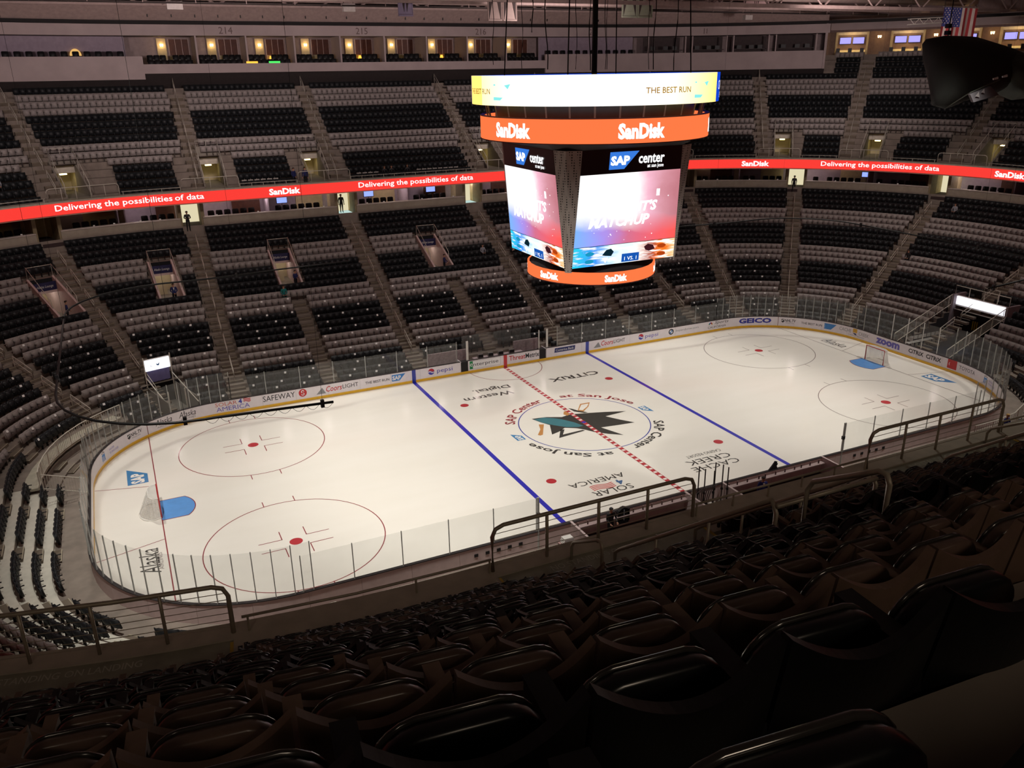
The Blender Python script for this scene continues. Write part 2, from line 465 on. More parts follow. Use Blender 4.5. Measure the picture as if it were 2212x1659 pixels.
EM = {'black': [(-2.92, 2.21), (-2.4, 2.16), (-1.84, 2.03), (-0.9, 1.55), (-0.29, 1.7), (0.15, 1.64), (1.13, 1.35), (2.27, 0.97), (3.66, 0.42), (1.88, 0.28), (2.43, -0.65), (3.07, -1.56), (1.87, -1.43), (0.59, -1.25), (0.95, -2.17), (1.27, -3.0), (0.48, -2.4), (-0.2, -1.7), (-0.55, -1.09), (-0.93, -0.62), (-1.6, -0.19), (-2.22, 0.57), (-2.63, 1.39)],
      'teal': [(-2.82, 2.04), (-2.09, 2.06), (-1.51, 1.65), (-1.09, 1.21), (-0.59, 0.34), (-0.32, -0.46), (-0.73, -0.49), (-1.44, -0.15), (-2.05, 0.52), (-2.56, 1.27)],
      'fin': [(-2.3, 0.68), (-1.62, -0.18), (-2.25, -0.57), (-2.9, -0.78)],
      'stick': [(-2.02, -0.32), (-1.75, -0.4), (-2.26, -1.11), (-0.72, -1.04), (-0.62, -1.21), (-1.53, -1.33), (-2.75, -1.49)],
      'blade': [(-2.92, 1.13), (-2.59, 0.99), (-3.03, 0.23), (-3.45, -0.52), (-3.67, -0.57), (-3.77, -0.4), (-3.21, 0.32)],
      'upblade': [(1.45, 3.1), (2.23, 3.06), (1.74, 2.4), (0.95, 1.74), (0.66, 2.07)],
      'inner': [(1.44, 2.92), (2.03, 2.89), (1.66, 2.44), (1.02, 1.97), (0.82, 2.17)],
      'shaft': [(0.29, 2.8), (0.47, 2.58), (0.71, 2.04), (1.16, 1.46), (0.87, 1.49), (0.37, 2.04)],
      'glove': [(-0.28, 2.38), (0.08, 2.37), (0.09, 1.9), (-0.42, 1.59), (-0.57, 1.92)],
      'mouth': [(-2.08, 2.2), (-1.33, 2.24), (-0.79, 2.13), (-0.37, 1.79), (-0.9, 1.55), (-1.5, 1.93)]}
for nm, key, mt, z in (('emblem_body', 'black', PDK, .004), ('emblem_teal_patch', 'teal', PTEAL, .0055), ('emblem_fin', 'fin', PDK, .004), ('emblem_stick', 'stick', PDK, .004),
                       ('emblem_stick_blade', 'blade', POR, .004), ('emblem_stick_blade', 'upblade', POR, .004), ('emblem_blade_tape', 'inner', PW, .0055),
                       ('emblem_stick_shaft', 'shaft', PDK, .004), ('emblem_glove', 'glove', POR, .005), ('emblem_jaw', 'mouth', PW, .0045)):
    shape(nm, [EM[key]], on_ice(0, 0, 0, z), mt, ice)

# ================================================================== DASHER BOARDS
boards = thing('dasher_boards', 'white dasher boards with yellow kick plate and black cap all round the ice', 'boards')
BT = 1.07
# outer panel pieces (each panel a part, about 2.4 m)
gaps = [(-3.85, -3.2), (3.2, 3.85)]
npan = 66
edges = [k * PER / npan - HALF for k in range(npan + 1)]
PANEL_OUT = M('board_back', '#cdb9b6', .5, var=.06)
for a, b in zip(edges, edges[1:]):
    segs = [(a, b)]
    for g0, g1 in gaps:
        nx = []
        for p, q in segs:
            if q <= g0 or p >= g1: nx.append((p, q)); continue
            if p < g0: nx.append((p, g0))
            if q > g1: nx.append((g1, q))
        segs = nx
    for p, q in segs:
        if q - p < .05: continue
        gg = G(); e = .006
        bar(gg, p + e, q - e, 0, .03, .2, BT - .04, 0, .6)
        bar(gg, p + e, q - e, .03, .12, .0, BT - .04, 1, .6)
        gg.build('board_panel', [BOARD, PANEL_OUT], boards)
def long_strip(name, s0, s1, d0, d1, z0, z1, mat, parent, step=.6):
    gg = G(); bar(gg, s0, s1, d0, d1, z0, z1, 0, step); return gg.build(name, mat, parent)
CAPM = M('board_cap', '#2b2728', .5)
for s0, s1 in ((3.85, PER - 3.85), (-3.2, 3.2)):
    long_strip('cap_rail', s0, s1, -.02, .15, BT - .04, BT, CAPM, boards)
long_strip('kick_plate', -HALF, HALF, -.015, .03, 0, .2, YEL, boards)
for s, w, mt, nm in ((-7.77, .3, BLUEP, 'blue_line_panel'), (7.77, .3, BLUEP, 'blue_line_panel'), (0.08, .3, REDP, 'red_line_panel'), (HALF - 7.77, .3, BLUEP, 'blue_line_panel'), (HALF + 7.77, .3, BLUEP, 'blue_line_panel'), (HALF, .3, REDP, 'red_line_panel')):
    long_strip(nm, s - w / 2, s + w / 2, -.02, .0, 0, BT - .04, mt, boards)
for s in (27.5, -27.5):
    long_strip('goal_line_stripe', s - .02, s + .02, -.018, 0, 0, BT - .04, M('thin_dark_red', '#6a2a2c', .5), boards)
# open gates by the penalty boxes
for s0, s1, sg in ((-3.8, -3.22, -1), (3.22, 3.8, 1)):
    gg = G(); bar(gg, s0, s1, .0, .5, .2, 1.0); gg.build('gate_opening', DARK, boards)
    gg = G(); c = F(s1 if sg > 0 else s0, .05, 0); gg.box((0, .35, .6), (.06, .75, .85), mat=c); gg.build('gate_door', BOARD, boards)
# adverts: the lettering follows the boards
def on_board(sc, d=-.008):
    def fn(x, y):
        s = sc + x / stretch(sc, d)
        return P3(s, d, y)
    return fn
ADK, ADG, ADR, ADB = M('ad_black', '#26262c', .4, var=0), M('ad_grey', '#8f8f93', .4, var=0), M('ad_red', '#c8282f', .4, var=0), M('ad_blue', '#3b3fae', .4, var=0)
ADLB, ADW, ADGR, ADGO, ADPU = M('ad_light_blue', '#3d86cf', .4, var=0), M('ad_white', '#f1f0f2', .4, var=0), M('ad_green', '#138a4b', .4, var=0), M('ad_gold', '#d9a52c', .4, var=0), M('ad_purple', '#6a63c2', .4, var=0)
def ad(txt, s0, s1, h, mat, y=.66, **k):
    sc = (s0 + s1) / 2; w = (s1 - s0) * stretch(sc, 0)
    return text('advert_lettering', txt, on_board(sc), w, h, mat, boards, cy=y, **k)
def adshape(polys, s, mat, y=.66, d=-.006, nm='advert_emblem'):
    fn = on_board(s, d)
    return shape(nm, polys, lambda x, yy: fn(x, yy + y), mat, boards)
def people_icon(s):
    for k in (-1, 0, 1):
        adshape([circ(k * .14, .22 + (.06 if k == 0 else 0), .05, 10)], s, ADK)
    adshape([[(-.22, -.3), (-.12, -.3), (-.1, 0), (-.04, 0), (-.05, -.3), (.05, -.3), (.04, 0), (.1, 0), (.12, -.3), (.22, -.3), (.2, .14), (-.2, .14)]], s, ADLB)
people_icon(-32.0); people_icon(47.85)
for s in (-30.7, 48.8):
    for k in (0, 1): ad('TECHNOLOGIES' if k else 'WATER', s - .5, s + (.5 if k else .1), .14, ADPU, .72 - .22 * k)
for s0, s1 in ((-28.9, -27.9), (28.1, 29.1)):
    ad('NHL.TV', s0, s1 - .05, .26, ADK, .72, bold=.02, shear=.1); ad('Watch live', s0 + .05, s1 - .2, .11, ADG, .5)
    adshape([[(-.13, -.1), (0, -.2), (.13, -.1), (.13, .15), (-.13, .15)]], s0 - .18, ADK, .7); adshape([[(-.1, -.05), (.1, .08), (.06, .12), (-.1, .03)]], s0 - .18, ADW, .7, -.009)
for s0, s1 in ((-26.85, -25.6), (-25.1, -23.9)):
    ad('Alaska', s0, s1, .42, ADK, .72, shear=.25); ad('AIRLINES', s0 + .1, s1 - .05, .11, ADG, .4)
ad('SOLAR', -22.55, -21.05, .27, M('ad_coral', '#d06a5c', .4, var=0), .82); ad('4', -20.95, -20.7, .34, ADB, .84, bold=.04); ad('AMERICA', -22.5, -20.2, .32, ADPU, .46)
for k in range(3):
    pts = [(-.25 + .5 * i / 8, .04 * math.sin(i / 8 * 2 * PI)) for i in range(9)]
    adshape([pts + [(x, y + .06) for x, y in pts[::-1]]], -20.35, ADR, .74 + .1 * k)
ad('SAFEWAY', -19.25, -16.95, .42, ADK, .68)
adshape([circ(0, 0, .3, 24)], -16.38, ADR, .68)
v, f = ringband(lambda x, y: on_board(-16.38, -.009)(x, y + .68), 0, .09, .06, .12, 12, 0, 1.4 * PI); G().add(v, f).build('advert_emblem', ADW, boards)
v, f = ringband(lambda x, y: on_board(-16.38, -.009)(x, y + .68), 0, -.09, .06, .12, 12, PI, 2.4 * PI); G().add(v, f).build('advert_emblem', ADW, boards)
for s0, s1 in ((-15.4, -12.2), (8.4, 11.55)):
    adshape([[(-.42, -.25), (.3, -.25), (.05, .22)]], s0 + .42, ADG, .6)
    ad('Coors', s0 + .75, s0 + 1.95, .44, ADR, .66, shear=.25, bold=.01); ad('LIGHT', s0 + 2.0, s1, .32, ADK, .66)
ad('THE BEST RUN', -11.65, -9.75, .2, ADK, .62, bold=.01)
ad('THE BEST RUN', 29.55, 31.4, .2, ADK, .62, bold=.01)
for s in (-9.0, 32.15):
    fn1, fn2 = on_board(s, -.006), on_board(s, -.01)
    sap_logo('advert_emblem', lambda x, y: fn1(x, y + .64), 1.1, .52, ADLB, ADW, boards, lambda x, y: fn2(x, y + .64))
for s, s0, s1 in ((-6.33, -5.85, -4.55), (13.2, 13.65, 15.0)):
    adshape([circ(0, 0, .26, 24)], s, ADB, .66)
    adshape([[(-.25, .06), (-.1, .1), (.1, .0), (.26, .02), (.2, .17), (0, .26), (-.18, .2)]], s, ADR, .66, -.009)
    adshape([[(-.26, .03), (-.1, .06), (.1, -.05), (.26, -.02), (.24, -.09), (.08, -.12), (-.1, -.02), (-.25, -.04)]], s, ADW, .66, -.01)
    ad('pepsi', s0, s1, .42, ADB if s < 0 else ADPU, .6)
adshape([[(-1.42, -.33), (1.3, -.33), (1.3, .33), (-1.42, .33)]], -1.65, ADW, .64, -.005, 'advert_plate')
for (a0, a1, b0, b1) in ((-1.42, 1.3, .32, .335), (-1.42, 1.3, -.335, -.32), (1.285, 1.3, -.33, .33)): adshape([[(a0, b0), (a1, b0), (a1, b1), (a0, b1)]], -1.65, ADG, .64, -.007, 'advert_border')
adshape([[(-.14, -.33), (.14, -.33), (.14, .33), (-.14, .33)]], -2.93, ADGR, .64, -.007, 'advert_plate'); text('advert_lettering', 'e', on_board(-2.93, -.011), .22, .26, ADW, boards, cy=.66)
ad('nterprise', -2.75, -.55, .36, ADK, .62)
ad('Threat', .42, 1.9, .42, ADR, .68, bold=.012); ad('Metrix', 1.92, 3.18, .42, ADK, .68, bold=.012)
adshape([[(-1.0, -.18), (.95, -.18), (1.0, .2), (-.95, .2)]], 5.6, M('ad_navy', '#1d2a6b', .4, var=0), .7, -.006, 'advert_plate'); text('advert_lettering', 'Comerica Bank', on_board(5.6, -.01), 1.7, .2, ADW, boards, cy=.71)
adshape([circ(0, 0, .27, 24)], 16.4, ADK, .66); adshape([circ(0, 0, .17, 20)], 16.4, ADW, .66, -.009)
for q in (0, PI): adshape([[(0, 0)] + circ(0, 0, .165, 5, q, q + PI / 2)], 16.4, ADLB, .66, -.011)
ad('beyersbmw.com', 16.9, 19.4, .24, ADG, .66)
for k, c_ in enumerate(('#d9a52c', '#d2622a', '#c8282f', '#6a63c2', '#3d86cf', '#138a4b')):
    a = PI * (k + .5) / 6; adshape([circ(.16 * math.cos(a), .14 * math.sin(a), .06, 8, ry=.08)], 20.75, M('ad_peacock_%d' % k, c_, .4, var=0), .72)
ad('Sports', 21.2, 22.75, .36, ADK, .8, shear=.25); ad('CALIFORNIA', 20.45, 22.5, .2, ADK, .44)
ad('GEICO', 23.85, 26.9, .48, M('ad_royal', '#2d31a0', .4, var=0), .66, bold=.05)
ad('CACHE', 33.0, 34.15, .3, ADG, .7); ad('CREEK', 34.95, 36.05, .3, ADG, .66); ad('CASINO RESORT', 33.9, 35.6, .1, ADG, .36)
adshape([[(-.22, -.05), (.22, -.05), (.22, .3), (-.22, .3)]], 34.55, ADGO, .68); adshape([[(-.22, -.1), (.1, -.1), (.22, -.28), (-.05, -.22)]], 34.55, M('ad_navy2', '#232a55', .4, var=0), .68)
ad('zoom', 36.85, 39.3, .5, ADPU, .62, bold=.05)
for s0, s1 in ((40.2, 41.65), (41.9, 43.3)): ad('CiTRiX', s0, s1, .36, ADK, .66, bold=.03)
adshape([[(-.42, -.36), (.42, -.36), (.42, .36), (-.42, .36)]], 44.3, ADR, .66, -.006, 'advert_plate')
v, f = ringband(lambda x, y: on_board(44.3, -.01)(x, y * .65 + .66), 0, 0, .25, .3, 24); G().add(v, f).build('advert_emblem', ADW, boards)
v, f = ringband(lambda x, y: on_board(44.3, -.01)(x * .45, y * .65 + .66), 0, 0, .22, .29, 20); G().add(v, f).build('advert_emblem', ADW, boards)
ad('TOYOTA', 44.95, 46.55, .3, ADK, .66)

# ================================================================== GLASS ABOVE THE BOARDS
def pane(parent, s0, s1, h, z0=BT, d=.07, tall=None):
    gg = G(); ss = samples(s0 + .02, s1 - .02, .6)
    gg.add([P3(s, d, z) for s in ss for z in (z0, z0 + h)], [(2 * i, 2 * i + 2, 2 * i + 3, 2 * i + 1) for i in range(len(ss) - 1)])
    return gg.build('pane', GLASS, parent)
STAN = M('stanchion_aluminium', '#b4b6b2', .4, .2)
rg = thing('rink_glass', 'clear safety glass panes on thin stanchions above the dasher boards', 'glass')
def stanchion(parent, s, h, mt=None, w=.04):
    gg = G(); gg.box((0, .0, h / 2), (w, .05, h), mat=F(s, .09, BT)); return gg.build('stanchion', mt or STAN, parent)
def glass_run(s0, s1, h, pitch, mt=None):
    n = max(1, round((s1 - s0) / pitch))
    for k in range(n):
        a, b = s0 + (s1 - s0) * k / n, s0 + (s1 - s0) * (k + 1) / n
        pane(rg, a, b, h); stanchion(rg, a, h + .04, mt)
    stanchion(rg, s1, h + .04, mt)
SIDE, END = 1.83, 2.44
glass_run(-21.4, -4.1, 1.62, 2.43); glass_run(4.9, 21.4, 1.62, 2.43)
glass_run(21.4, 35.3, END - .45, .69); glass_run(35.3, 44.2, END - .3, 1.47, WHITE); glass_run(44.2, 58.1, END, .8)
glass_run(-35.3, -21.4, END - .45, .69); glass_run(-44.2, -35.3, END, 1.47); glass_run(-58.1, -44.2, END, .8)
NS = lambda x: HALF - x          # s of a point x on the near side
glass_run(NS(-10.3), NS(-21.9), 1.83, 2.46); glass_run(NS(21.9), NS(10.2), 1.83, 2.4)
# low players' bench glass at the back of the near benches, penalty box glass on the far side
for k in range(7):
    s = -3.1 + k * .9
    gg = G(); gg.add([P3(s, 1.5, .9), P3(s + .86, 1.5, .9), P3(s + .86, 1.5, 2.7), P3(s, 1.5, 2.7)], [(0, 1, 2, 3)]); gg.build('pane', GLASS, rg)
for s in (-3.25, -3.15, 3.2, 3.9, 4.0): stanchion(rg, s, 1.6, WHITE, .07)
stanchion(rg, -4.1, 1.5, WHITE, .06)

# ================================================================== SEATING BOWLS
NL, NU = 25, 19
def zLt(i):
    k = i - 5; return max(.06, 2.13 + .355 * k + .0021 * k * k - .88)
def dL(i): return 1.85 + .8 * (i - 1)
def zUt(i): return 21.3 - .577 * (14 - i) - .88
def dU(i): return 20.8 + .84 * (i - 1)
def mir(l): return sorted([(-b, -a) for a, b in l] + list(l))
def fold(s):
    """equivalent position on the far half (the bowl is the same on all four quarters)"""
    s = (s + HALF) % PER - HALF
    return s
def both(l):
    """mirror a list of s-values to all four quarters"""
    out = set()
    for s in l:
        for q in (s, -s, HALF - s, s - HALF): out.add(round(fold(q), 4))
    return sorted(out)
A_LOW = both([6.55, 20.6, 24.85, 28.27, 32.4]) + [39.77, -38.0, -42.7]
A_LOWSHORT = [-13.85, .1, 13.85]
A_UP = both([7.3, 19.6, 24.5, 27.2, 29.65, 32.77, 36.3])
V_LOW = [(-25.6, .34), (-22.6, .33), (-14.0, .9), (-.05, .9), (13.9, .9)]        # centre s, half width in s
V_UP = both([18.2, 9.05]) + [-24.05, 24.05, 27.8, 30.35, 33.5]
LAND = both([]) 
LANDS = []
for a, b in ((6.4, 11.2), (16.4, 21.2), (23.2, 24.85), (27.0, 28.3), (29.5, 30.95), (32.4, 33.8)):
    for q in ((a, b), (-b, -a), (HALF - b, HALF - a), (a - HALF, b - HALF)): LANDS.append(q)
CAMV = Matrix.Identity(4)
bpy.context.view_layer.update()
CAMI = cam.matrix_world.inverted()
def pix(p):
    q = CAMI @ Vector(p)
    if q.z > -.2: return None
    return 1106 + 1806 * q.x / -q.z, 829.5 - 1806 * q.y / -q.z, -q.z
def in_view(p, m=90):
    q = pix(p)
    return q is not None and -m < q[0] < 2212 + m and -m < q[1] < 1659 + m

def cut(ivs, holes):
    for h0, h1 in holes:
        nx = []
        for a, b in ivs:
            if b <= h0 or a >= h1: nx.append((a, b)); continue
            if a < h0: nx.append((a, h0))
            if b > h1: nx.append((h1, b))
        ivs = nx
    return [(a, b) for a, b in ivs if b - a > .08]
def wrap(h):
    return [h, (h[0] + PER, h[1] + PER), (h[0] - PER, h[1] - PER)]
def hw(s, d, w): return w / stretch(s, d)
# no seats: the visitors' tunnel in the left corner, the big tunnel at the right end
NOSEAT = [(-35.5, -27.2, 1, 3), (37.9, 43.0, 1, 8), (-25.2, -23.5, 1, 5), (-6.2, 5.0, 1, 2), (HALF - 10.2, HALF + 10.2, 1, 3), (HALF + 20.5, HALF + 24, 1, 3)]
def low_voids(i):
    d = dL(i) - .4
    v = [(c - w, c + w) for c, w in V_LOW if 13.0 < d < 17.9]
    v += [(a, b) for a, b, i0, i1 in NOSEAT if i0 <= i <= i1 and i1 in (8, 5)]
    return v
def up_voids(i):
    d = dU(i) - .42
    hwv = lambda c: hw(c, 23, .95)
    return [(c - hwv(c), c + hwv(c)) for c in V_UP] if 1 <= i <= 5 else []
# ---- stepped concrete
g = G()
for i in range(1, NL + 1):
    d0, d1 = dL(i) - .8, dL(i); z = zLt(i); zn = zLt(i + 1) if i < NL else z + 1.0
    if i == 1: d0 = .12
    holes = [w for h in low_voids(i) for w in wrap(h)]
    for a, b in cut([(-HALF, HALF)], holes):
        sweep(g, a, b, [(d0, z), (d1, z), (d1, zn)], 0, False, 1.0)
low_floor = g.build('floor_lower_bowl', CONC, kind='structure')
# telescopic decks behind the left goal, light spill put into their pale colour
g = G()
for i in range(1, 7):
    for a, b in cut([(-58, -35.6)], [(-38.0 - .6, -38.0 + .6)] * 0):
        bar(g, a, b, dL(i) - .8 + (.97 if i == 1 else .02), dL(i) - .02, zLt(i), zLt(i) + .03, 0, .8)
g.build('floor_telescopic_decks', M('deck_aluminium_spill_lit', '#d6d2c4', .5, var=.08), kind='structure')
g = G()
for i in range(1, NU + 1):
    d0, d1 = dU(i) - .84, dU(i); z = zUt(i); zn = zUt(i + 1) if i < NU else z + .6
    holes = [w for h in up_voids(i) for w in wrap(h)]
    rng = [(-HALF, HALF)]
    if i > 15: rng = [(28.7, 52)]
    for a, b in cut(rng, holes):
        sweep(g, a, b, [(d0, z), (d1, z), (d1, zn)], 0, False, 1.0)
up_floor = g.build('floor_upper_bowl', CONC, kind='structure')
# slab edge: soffit over the suites, kerb
g = G()
bar(g, -HALF, HALF, 19.46, 19.95, 13.28, 13.40, 0, .3)
bar(g, -HALF, HALF, 19.66, 27.5, 12.25, 12.4, 0, 1.0)
bar(g, -HALF, HALF, 19.66, 19.96, 12.4, 13.28, 0, 1.0)
g.build('trim_1', M('ledge_concrete', '#b5a99a', .8, var=.1), kind='structure', label='pale concrete ledge round the front of the upper deck')

# ---- stairs in the aisles: one step object per row
def step_mesh(name, run, rise, w):
    gg = G()
    gg.box((0, -run * .75, rise * .25), (w, run * .5, rise * .5), 0)
    gg.box((0, -run * .5 - .03 - run * .5 + .02, rise * .5 + .003), (w, .05, .012), 1)      # nosing of the half step
    gg.box((0, -run * .5 + .03, .006 + 0), (w, .05, .012), 1)
    return gg.mesh(name, [CONCD, NOSE])
# half step in front of each riser: sits on tread i at its back, climbing to tread i+1
def half_step(run, rise, w):
    gg = G()
    gg.box((0, -.19, rise * .25), (w, .38, rise * .5), 0)
    gg.box((0, -.355, rise * .5 + .004), (w, .05, .014), 1)
    gg.box((0, .03, rise + .004), (w, .05, .014), 1)
    return gg.mesh('step', [CONCD, NOSE])
STEP_L = [half_step(.8, zLt(i + 1) - zLt(i), 1.25) for i in range(1, NL)]
STEP_LS = [half_step(.8, zLt(i + 1) - zLt(i), 1.02) for i in range(1, NL)]
STEP_U = half_step(.84, .577, 1.15)
STEP_V = half_step(.84, .577, .85)
NSTAIR = [0]
def stairs(name, label, which, s, i0, i1, narrow=False, group=None):
    vis = [i for i in range(i0, i1) if in_view(P3(s, dL(i) if which == 'L' else dU(i), (zLt(i) if which == 'L' else zUt(i)) + .2), 30)]
    if len(vis) < 3: return
    t = thing(name, label, 'stairs', F(s, dL(i0) if which == 'L' else dU(i0), zLt(i0) if which == 'L' else zUt(i0)), group)
    inv = t.matrix_basis.inverted()
    for i in vis:
        if which == 'L': me, m = (STEP_LS if narrow else STEP_L)[i - 1], F(s, dL(i), zLt(i))
        else: me, m = STEP_V if narrow else STEP_U, F(s, dU(i), zUt(i))
        link('step', me, t, inv @ m)
def where(s, up):
    """words for an aisle: counted along the far side from the draped tunnel corner or along the right end"""
    s = fold(s)
    y = PN(s, 0)[0][1]
    if abs(s) > HALF - 26 or (abs(s) > 44 and y < 0): return 'on the photographer\'s side'
    return ''
def side_word(s):
    x = PN(s, 20)[0][0]
    W = 'zero one two three four five six seven eight nine ten eleven twelve thirteen fourteen fifteen sixteen seventeen eighteen nineteen'.split()
    n = int(round(abs(x))); w = W[n] if n < 20 else ['twenty', 'thirty', 'forty', 'fifty', 'sixty'][min(4, n // 10 - 2)] + ('-' + W[n % 10] if n % 10 else '')
    return '%s metres %s-tunnel side of red line' % (w, 'draped' if x < 0 else 'glowing')
order = sorted([s for s in A_LOW + A_LOWSHORT if -45 < s < 45])
for s in A_LOW + A_LOWSHORT:
    short = s in A_LOWSHORT
    if -45 < s < 45:
        lab = 'lower-bowl concrete stair aisle, %s counted clockwise along the stands from the draped tunnel end' % nth(order.index(s) + 1)
    else: lab = 'lower stair aisle on the photographer\'s side, %s' % side_word(s)
    stairs('stair_aisle', lab, 'L', s, 1, 14 if short else NL, narrow=short, group='lower bowl stair aisles')
orderu = sorted([s for s in A_UP if -38 < s < 45])
for s in A_UP:
    if -38 < s < 45: lab = 'upper-deck stair aisle, %s counted clockwise along the stands from the draped tunnel end' % nth(orderu.index(s) + 1)
    else: lab = 'upper-deck stair aisle in the photographer\'s own tier, %s' % side_word(s)
    far = abs(s) < 28.6
    stairs('stair_aisle', lab, 'U', s, 1, 15 if far or abs(s) > HALF - 28 else NU, group='upper deck stair aisles')

# ---- seats
def seat_simple():
    gg = G()
    xs = [-.262, -.1, .1, .262]; ys = [-.13, -.075, -.075, -.13]
    vs = []
    for x, y in zip(xs, ys):
        for (zz, yo) in ((.42, -.08), (.87 + (.02 if abs(x) > .2 else 0), 0)):
            vs += [(x, y + yo, zz), (x, y + yo + .045, zz)]
    fs = []
    for k in range(3):
        a, b = 4 * k, 4 * k + 4
        fs += [(a, b, b + 2, a + 2), (a + 1, a + 3, b + 3, b + 1), (a + 2, b + 2, b + 3, a + 3)]
    fs += [(0, 2, 3, 1), (12, 13, 15, 14)]
    gg.add(vs, fs, 0)
    pol = [(-.235, .34), (.235, .34), (.24, .76), (.20, .81), (-.20, .81), (-.24, .76)]
    gg.prism(pol, .075, lambda x, z, h: (x, -.30 + h + (z - .36) * .22, z), 0)
    gg.box((.27, -.28, .62), (.05, .3, .04), 1)
    gg.box((.27, -.2, .32), (.05, .12, .6), 1)
    return gg
def tri_arrays(gg):
    V = np.array(gg.v, float); T = []; MI = []
    for f, m in zip(gg.f, gg.m):
        for k in range(1, len(f) - 1): T.append((f[0], f[k], f[k + 1])); MI.append(m)
    return V, np.array(T), np.array(MI)
def mass(name, proto, mats, matrices, **kw):
    V, T, MI = tri_arrays(proto); n = len(matrices)
    A = np.array([np.array(m) for m in matrices])
    W = np.einsum('nij,kj->nki', A[:, :3, :3], V) + A[:, None, :3, 3]
    W = W.reshape(-1, 3)
    F_ = (T[None] + (np.arange(n) * len(V))[:, None, None]).reshape(-1)
    me = bpy.data.meshes.new(name)
    me.vertices.add(len(W)); me.vertices.foreach_set('co', W.ravel())
    nt_ = n * len(T)
    me.loops.add(nt_ * 3); me.loops.foreach_set('vertex_index', F_.astype(np.int32))
    me.polygons.add(nt_); me.polygons.foreach_set('loop_start', np.arange(0, nt_ * 3, 3, dtype=np.int32))
    for m in mats: me.materials.append(m)
    me.polygons.foreach_set('material_index', np.tile(MI, n).astype(np.int32))
    me.update(calc_edges=True)
    return link(name, me, **kw)

def row_seats(a, b, d, z, pitch=.53, margin=.04, edge=None):
    ss = samples(a, b, .4)
    pts = [PN(s, d - .3)[0] for s in ss]
    L = [0]
    for p, q in zip(pts, pts[1:]): L.append(L[-1] + math.dist(p, q))
    n = int((L[-1] - 2 * margin) / pitch)
    if n < 1: return []
    off = (L[-1] - n * pitch) / 2; out = []
    if edge is not None:            # a seat edge falls on this s
        off = margin + (float(np.interp(edge, ss, L)) - margin) % pitch
        n = int((L[-1] - margin - off) / pitch)
    for k in range(n):
        x = off + (k + .5) * pitch
        out.append(float(np.interp(x, L, ss)))
    return out
def grey_row(i, near): 
    j = i + (1 if near else 0)
    return j in (5, 6, 7, 12, 13, 14, 19, 20, 21)
SEATS = []          # (which, row, s, d, z, grey, near)
for i in range(1, NL + 1):
    d, z = dL(i), zLt(i)
    holes = []
    for s in A_LOW: holes += wrap((s - hw(s, d, .68), s + hw(s, d, .68)))
    if i <= 13:
        for s in A_LOWSHORT: holes += wrap((s - .56, s + .56))
    for c, w in V_LOW:
        if 12.9 < d - .2 < 18.3: holes.append((c - w - .12 / stretch(c, d), c + w + .12 / stretch(c, d)))
    for a, b, i0, i1 in NOSEAT:
        if i0 <= i <= i1: holes.append((a, b))
    for a, b in cut([(-HALF, HALF)], holes):
        for s in row_seats(a, b, d, z):
            p = P3(s, d - .2, z + .6)
            if not in_view(p): continue
            near = p.y < -12 and abs(p.x) < 30
            if near and i > 7: continue
            SEATS.append(('L', i, s, d, z, grey_row(i, False) and not near, near))
for i in range(1, 16 + 4):
    d, z = dU(i), zUt(i)
    holes = []
    for s in A_UP: holes += wrap((s - hw(s, d, .62), s + hw(s, d, .62)))
    if i <= 5:
        for a, b in LANDS: holes += wrap((a - .02, b + .02))
    if i > 15: holes += [(-HALF, 28.9), (47, HALF)]
    for a, b in cut([(-HALF, HALF)], holes):
        eg = None
        if a < HALF - 0 and (a < -(HALF - 26) < b): eg = -(HALF - 25.5) if 0 else None
        if abs((a + b) / 2) > 50:
            for q in np.arange(a, b, .02):
                if abs(PN(q, d - .1)[0][0] + 25.5) < .03: eg = float(q); break
        for s in row_seats(a, b, d, z, .53 if eg is None else .518, edge=eg):
            p = P3(s, d - .2, z + .75)
            if not in_view(p): continue
            near = p.y < 0 and p.x < 42
            if near and (p.y > -33.0 and p.x > 20): continue
            SEATS.append(('U', i, s, d, z, grey_row(i, near), near))

# nearest 300 of each colour are single seats with parts, the rest one mass of each colour
cl = Vector(cam.location)
def seat_xf(r): return F(r[2], r[3] - .03, r[4])
nears = {True: [], False: []}; rest = {True: [], False: []}
for gcol in (True, False):
    cand = [(((P3(r[2], r[3], r[4] + .6)) - cl).length, k) for k, r in enumerate(SEATS) if r[5] == gcol and r[0] == 'U' and r[6]]
    cand.sort()
    pick = set(k for _, k in cand[:300])
    for k, r in enumerate(SEATS):
        if r[5] == gcol: (nears if k in pick else rest)[gcol].append(r)
SS = seat_simple()
mass('black_folding_seats', SS, [SEATD, BLACK], [seat_xf(r) for r in rest[False]], label='rows of black folding seats filling the stands beyond the nearest ones', cat='seats', kind='stuff')
mass('grey_folding_seats', SS, [SEATG, M('seat_grey_frame', '#4b4643', .6)], [seat_xf(r) for r in rest[True]], label='bands of grey folding seats running across the stands beyond the nearest ones', cat='seats', kind='stuff')

